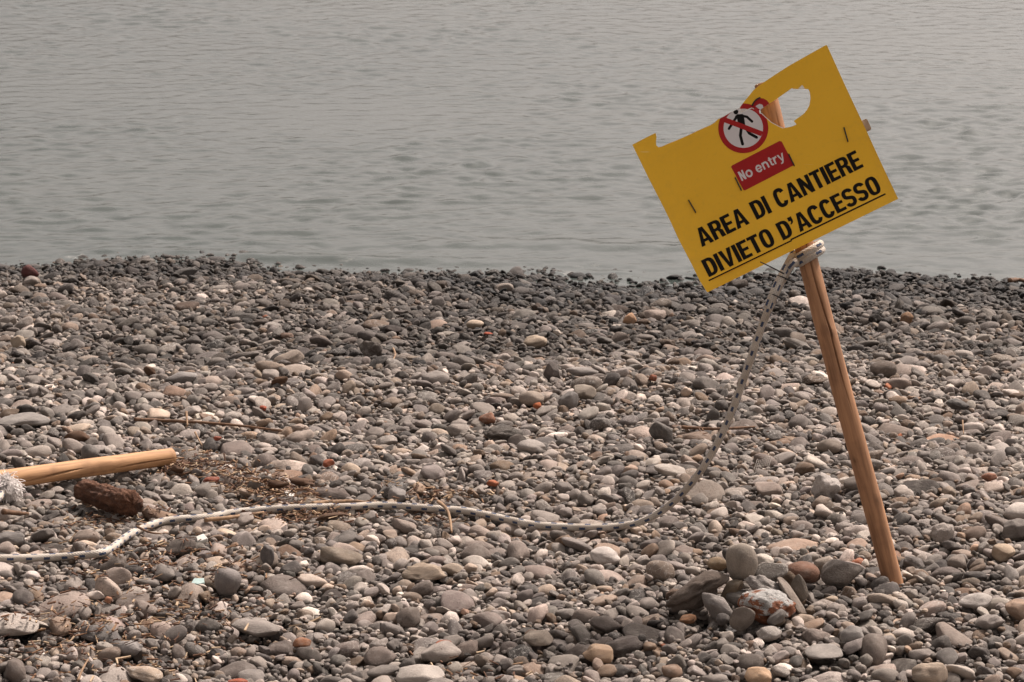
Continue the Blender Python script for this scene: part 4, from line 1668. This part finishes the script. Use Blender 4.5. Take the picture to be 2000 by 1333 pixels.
def rust_rock():
    p = on_ground(1500, 1184, 0.026)
    sc = FPX / (p - EYE).dot(FWD)
    V, F = ico(5)
    out = []
    off = Vector((3.3, 8.1, -2))
    pits = [(Vector((-0.28, -0.85, 0.22)), .20, .30), (Vector((0.78, -0.55, 0.16)), .24, .38), (Vector((0.25, -0.9, -0.35)), .26, .22), (Vector((-.7, -.6, -.3)), .25, .2), (Vector((.5, -.7, .45)), .14, .12)]
    for v in V:
        d = 1 + .22 * noise.noise(v * 1.1 + off) + .12 * noise.noise(v * 2.5 + off) + .05 * noise.noise(v * 6 + off)
        for c, r, dep_ in pits:
            d -= dep_ * math.exp(-((v - c.normalized()).length / r) ** 2)
        out.append(v * d)
    me = mesh_from('rust_rock', out, F)
    o = link('stone', me, rust_material())
    o.location = p
    o.scale = (52 / sc, 40 / sc, 31 / sc)
    o.rotation_euler = (0, math.radians(10), 0)
    tag(o, 'pitted whitish rock stained rusty orange at the front of the cairn', 'stone')
    bed.stamp(p.x, p.y, p.z, .05, .04, .03, 0)


rust_rock()


def chip(name, px, py, w, h, col, label, cat, seed, thick=0.25, rough=0.7, roll=0, group=None, lift=0.006):
    """flat broken piece with straight edges"""
    r = random.Random(seed)
    p = on_ground(px, py, lift)
    p.z = max(p.z, bed_top(p.x, p.y, 0.008) + 0.002)
    p = at_z(px, py, p.z)
    sc = FPX / (p - EYE).dot(FWD)
    a = w / 2 / sc
    b = max(h / 2 / sc / 0.45, a * 0.55)
    n = r.choice((4, 5, 5))
    ang = sorted((i + r.uniform(-.28, .28)) * 2 * math.pi / n for i in range(n))
    bm = bmesh.new()
    low = [bm.verts.new((math.cos(t) * a * r.uniform(.85, 1.1), math.sin(t) * b * r.uniform(.85, 1.1), -a * thick)) for t in ang]
    top = [bm.verts.new((v.co.x * .94, v.co.y * .94, a * thick + r.uniform(-.1, .1) * a * thick)) for v in low]
    bm.faces.new(low[::-1])
    bm.faces.new(top)
    for i in range(n):
        bm.faces.new((low[i], low[(i + 1) % n], top[(i + 1) % n], top[i]))
    bmesh.ops.bevel(bm, geom=list(bm.edges), offset=a * thick * 0.22, segments=1, affect='EDGES')
    me = bpy.data.meshes.new(name)
    bm.to_mesh(me)
    bm.free()
    o = link(name, me, plain(name + '_face', col, rough, .22, 90, .25))
    o.location = p
    o.rotation_euler = (r.uniform(.1, .3), math.radians(-roll) + r.uniform(-.08, .08), r.uniform(-.4, .4))
    return tag(o, label, cat, group)


def lump(name, px, py, w, h, col, label, cat, seed, style, group=None, mat=None, slim=.8, roll=0):
    p = on_ground(px, py, .012)
    p = at_z(px, py, max(p.z, bed_top(p.x, p.y, .006) + .001))
    sc = FPX / (p - EYE).dot(FWD)
    o = link(name, stone_mesh(name, seed, style, 3))
    o.location = p
    o.scale = (w / 2 / sc, w / 2 / sc * slim, h / 2 / sc)
    o.rotation_euler = (random.uniform(-.2, .2), math.radians(-roll), random.uniform(-.3, .3))
    set_stone(o, col, random.random(), 0, .5)
    if mat:
        o.data.materials.clear()
        o.data.materials.append(mat)
    return tag(o, label, cat, group)


chip('tile_fragment', 387, 1136, 32, 14, (0.33, 0.43, 0.41), 'pale turquoise tile fragment left of the spherical grey stone', 'tile', 5, .12, .25)
chip('tile_fragment', 394, 1054, 30, 16, (0.50, 0.48, 0.44), 'white tile fragment just below the rope at the left', 'tile', 8, .28, .5)
chip('plastic_scrap', 567, 965, 30, 15, (0.52, 0.50, 0.46), 'thin white scrap lying above the rope', 'scrap', 9, .10, .5)
BR = (0.36, 0.105, 0.05)
for i, (px, py, w, h, lab, c) in enumerate([
        (642, 905, 24, 16, 'orange red brick fragment at the left middle of the beach', (0.38, 0.12, 0.06)),
        (962, 945, 24, 14, 'orange brick pebble above the rope near the centre', (0.42, 0.15, 0.075)),
        (514, 799, 15, 13, 'small bright red brick pebble above the long stick', (0.40, 0.10, 0.05)),
        (412, 938, 34, 12, 'dark red flat brick shard right of the lying pole', (0.20, 0.055, 0.03)),
        (424, 857, 18, 10, 'dull red brick bit between the long stick and the pole', (0.30, 0.08, 0.045)),
        (1049, 793, 17, 14, 'bright orange pebble at mid beach below the beige cobble', (0.48, 0.15, 0.06)),
        (953, 652, 20, 6, 'thin red brick sliver in the dark gravel', (0.40, 0.09, 0.045)),
        (866, 1258, 32, 14, 'red brick fragment behind the light grey sloping stone', (0.34, 0.10, 0.05)),
        (951, 819, 34, 26, 'rusty brown fragment left of the two beige cobbles', (0.24, 0.12, 0.075)),
        (1932, 932, 32, 18, 'terracotta fragment at the right behind the post', (0.30, 0.15, 0.10)),
        (1275, 739, 18, 15, 'red brown brick pebble at mid beach left of the rope', (0.25, 0.09, 0.05)),
        (212, 1172, 17, 13, 'peach brick chip in the lower left gravel', (0.45, 0.22, 0.13)),
        (465, 1330, 40, 12, 'red brick shard on the bottom edge at the left', (0.36, 0.10, 0.055)),
        (590, 1255, 36, 18, 'rust coloured flat shard near the bottom left of centre', (0.30, 0.15, 0.085))]):
    lump('brick_fragment', px, py, w, h, tuple(v * .80 for v in c), lab, 'brick fragment', 40 + i, 'angular', 'red brick fragments on the beach')


# ------------------------------------------------------------------ sticks and beach litter
def stick(name, pxs, r0, mat, label, cat, lift=0.004, heights=None, seed=0, group=None):
    pts = []
    for i, (px, py) in enumerate(pxs):
        hgt = heights[i] if heights else None
        p = on_ground(px, py, 0.012)
        if hgt is None:
            z = bed_top(p.x, p.y, 0.010) + lift
        else:
            z = tz(p.x, p.y) + hgt
        pts.append(at_z(px, py, z))
    path = catmull(pts, 0.006)
    me = tube(name, path, lambda t, a: r0 * (1 - 0.45 * t) * (1 + 0.22 * noise.noise(Vector((math.cos(a) * 1.1 + seed, math.sin(a) * 1.1, t * 14)))), 10, uv=False)
    return tag(link(name, me, mat), label, cat, group)


stick('driftwood_stick', [(262, 819), (320, 822), (400, 826), (470, 832), (550, 842)], 0.0048, M_DRIFT, 'long thin dark stick lying level at the left above the pole', 'stick', .006)
stick('twig', [(364, 805), (366, 832)], 0.0035, M_TWIG, 'short upright splinter beside the long thin stick', 'stick', heights=[.035, .012])
stick('twig', [(381, 845), (394, 870)], 0.0028, M_TWIG, 'small slanting splinter below the long thin stick', 'stick', heights=[.03, .012])
stick('twig', [(856, 980), (872, 994), (879, 1015), (882, 1040)], 0.0042, M_TWIG, 'bent brown twig lying across the rope', 'stick', heights=[.036, .040, .034, .022], seed=2)
stick('driftwood_stick', [(1332, 835), (1400, 838), (1475, 834)], 0.0045, M_DRIFT, 'dark stick on the pebbles behind the hanging rope', 'stick', .006, seed=5)
stick('driftwood_stick', [(400, 1016), (450, 1011), (515, 1001)], 0.0050, M_TWIG, 'flat pale stick lying along the front of the rope', 'stick', .004, seed=6)
stick('driftwood_stick', [(610, 985), (680, 981), (720, 983)], 0.0075, M_TWIG, 'light brown stick lying along the back of the rope', 'stick', .006, seed=7)
stick('twig', [(6, 1000), (55, 1004)], 0.0065, M_DRIFT, 'short brown stick left of the rotten log at the picture edge', 'stick', .005, seed=8)
stick('twig', [(268, 1029), (292, 1040), (315, 1043)], 0.0030, M_DRIFT, 'dark curved twig poking over the rope bend', 'stick', heights=[.036, .030, .018], seed=9)
stick('twig', [(768, 681), (772, 692), (768, 703)], 0.0034, M_TWIG, 'pale short twig standing in the upper middle pebbles', 'stick', heights=[.04, .028, .01], seed=10)
stick('twig', [(1880, 822), (1882, 848)], 0.0022, M_TWIG, 'tiny upright straw far right of the post', 'stick', heights=[.04, .015], seed=11)
stick('driftwood_stick', [(152, 1330), (160, 1310), (172, 1288)], 0.0025, M_TWIG, 'thin straw near the bottom left edge', 'stick', heights=[.012, .02, .02], seed=12)
stick('twig', [(1972, 548), (1990, 547), (2010, 551)], 0.010, M_DRIFT, 'dark driftwood end at the waterline on the right edge', 'stick', .006, seed=13)

M_BARK = plain('bark', (0.10, 0.052, 0.028), .9, .45, 60, .8)


def bark(px, py, w, h, seed, label):
    lump('bark_piece', px, py, w, h, (0.10, 0.05, 0.028), label, 'driftwood', seed, 'rough', 'dark driftwood pieces', M_BARK, .45, random.uniform(-12, 12))


bark(151, 855, 56, 26, 71, 'dark brown chunk of driftwood above the lying pole')
bark(345, 917, 34, 16, 72, 'dark bark piece at the right end of the lying pole')
bark(590, 942, 54, 16, 73, 'dark flat driftwood slab above the rope')
bark(545, 948, 44, 20, 74, 'dark brown splintered driftwood left of the flat slab')
bark(293, 726, 26, 20, 75, 'dark brown lump at the upper left of the beach')
bark(546, 745, 34, 20, 76, 'black angular wood piece at the left middle of the beach')
bark(645, 1008, 60, 12, 77, 'brown bark strip just below the rope')
bark(352, 906, 40, 14, 78, 'splintered brown wood touching the cut end of the lying pole')

# fine litter of bark crumbs and straw washed up along the rope: nobody could count it
lv, lf = [], []
lr_ = random.Random(21)
spots = [(545, 958, 80, 22, 420), (600, 1000, 130, 18, 320), (380, 905, 70, 20, 160), (470, 930, 80, 24, 200), (350, 915, 40, 12, 120), (840, 965, 90, 14, 70), (300, 1090, 220, 50, 220),
         (170, 1240, 260, 90, 330), (230, 1010, 120, 24, 120), (420, 1180, 200, 60, 110), (900, 1300, 120, 20, 20), (700, 985, 60, 10, 60), (1400, 850, 160, 20, 14), (850, 1010, 60, 14, 26)]
for cx, cy, sx, sy, n in spots:
    for _ in range(int(n * 1.7)):
        px, py = lr_.gauss(cx, sx * .5), lr_.gauss(cy, sy * .5)
        p = on_ground(px, py, .008)
        z = bed.height(p.x, p.y) + 0.002
        L, W = lr_.uniform(.005, .026), lr_.uniform(.0010, .0042)
        a = lr_.uniform(0, 6.28)
        d = Vector((math.cos(a), math.sin(a), lr_.gauss(0, .25))).normalized()
        s = d.cross(Vector((lr_.gauss(0, .3), lr_.gauss(0, .3), 1))).normalized()
        u = s.cross(d)
        c = Vector((p.x, p.y, z + .002))
        b = len(lv)
        for e in (-1, 1):
            for si_, ui in ((-1, -.35), (1, -.35), (1, .35), (-1, .35)):
                lv.append(c + d * (e * L / 2) + s * (si_ * W / 2 * (1 if e < 0 else .6)) + u * (ui * W))
        lf += [(b, b + 1, b + 2, b + 3), (b + 7, b + 6, b + 5, b + 4), (b, b + 4, b + 5, b + 1), (b + 1, b + 5, b + 6, b + 2), (b + 2, b + 6, b + 7, b + 3), (b + 3, b + 7, b + 4, b)]


def litter_material():
    k = NT('beach_litter')
    gi_ = k.n('NewGeometry')
    c = k.ramp(gi_.outputs['Random Per Island'], [(0.0, (0.035, 0.016, 0.009)), (0.45, (0.11, 0.05, 0.026)), (0.75, (0.20, 0.11, 0.055)), (1.0, (0.44, 0.33, 0.22))])
    k.set(Base_Color=c, Roughness=.9)
    return k.m


lit = link('litter', mesh_from('litter', lv, lf, smooth=False), litter_material())
tag(lit, 'brown crumbs of bark and straw washed up along the rope', 'litter', kind='stuff')


# scrap of wire netting half buried behind the rope
def netting():
    me_v, me_e = [], []
    p0 = on_ground(1490, 905, .018)
    bm = bmesh.new()
    nx_, ny_ = 9, 7
    for direction in (0, 1):
        for i in range(nx_ if direction == 0 else ny_):
            pts = []
            for j in range(10):
                if direction == 0:
                    u, v = i / (nx_ - 1) - .5, j / 9 - .5
                else:
                    u, v = j / 9 - .5, i / (ny_ - 1) - .5
                x, y = u * .034 + v * .010, v * .03
                pts.append(p0 + Vector((x, y, .016 * v + .006 * math.sin(u * 5) + (.0005 if direction else 0))))
            me = tube('wire', pts, .0006, 5, uv=False)
            bm.from_mesh(me)
            bpy.data.meshes.remove(me)
    me = bpy.data.meshes.new('netting_scrap')
    bm.to_mesh(me)
    bm.free()
    tag(link('netting_scrap', me, plain('grey_wire', (0.30, 0.27, 0.24), .6)), 'tiny scrap of grey wire netting between rope and post', 'netting')


netting()
print('done', round(time.time() - T0, 1))
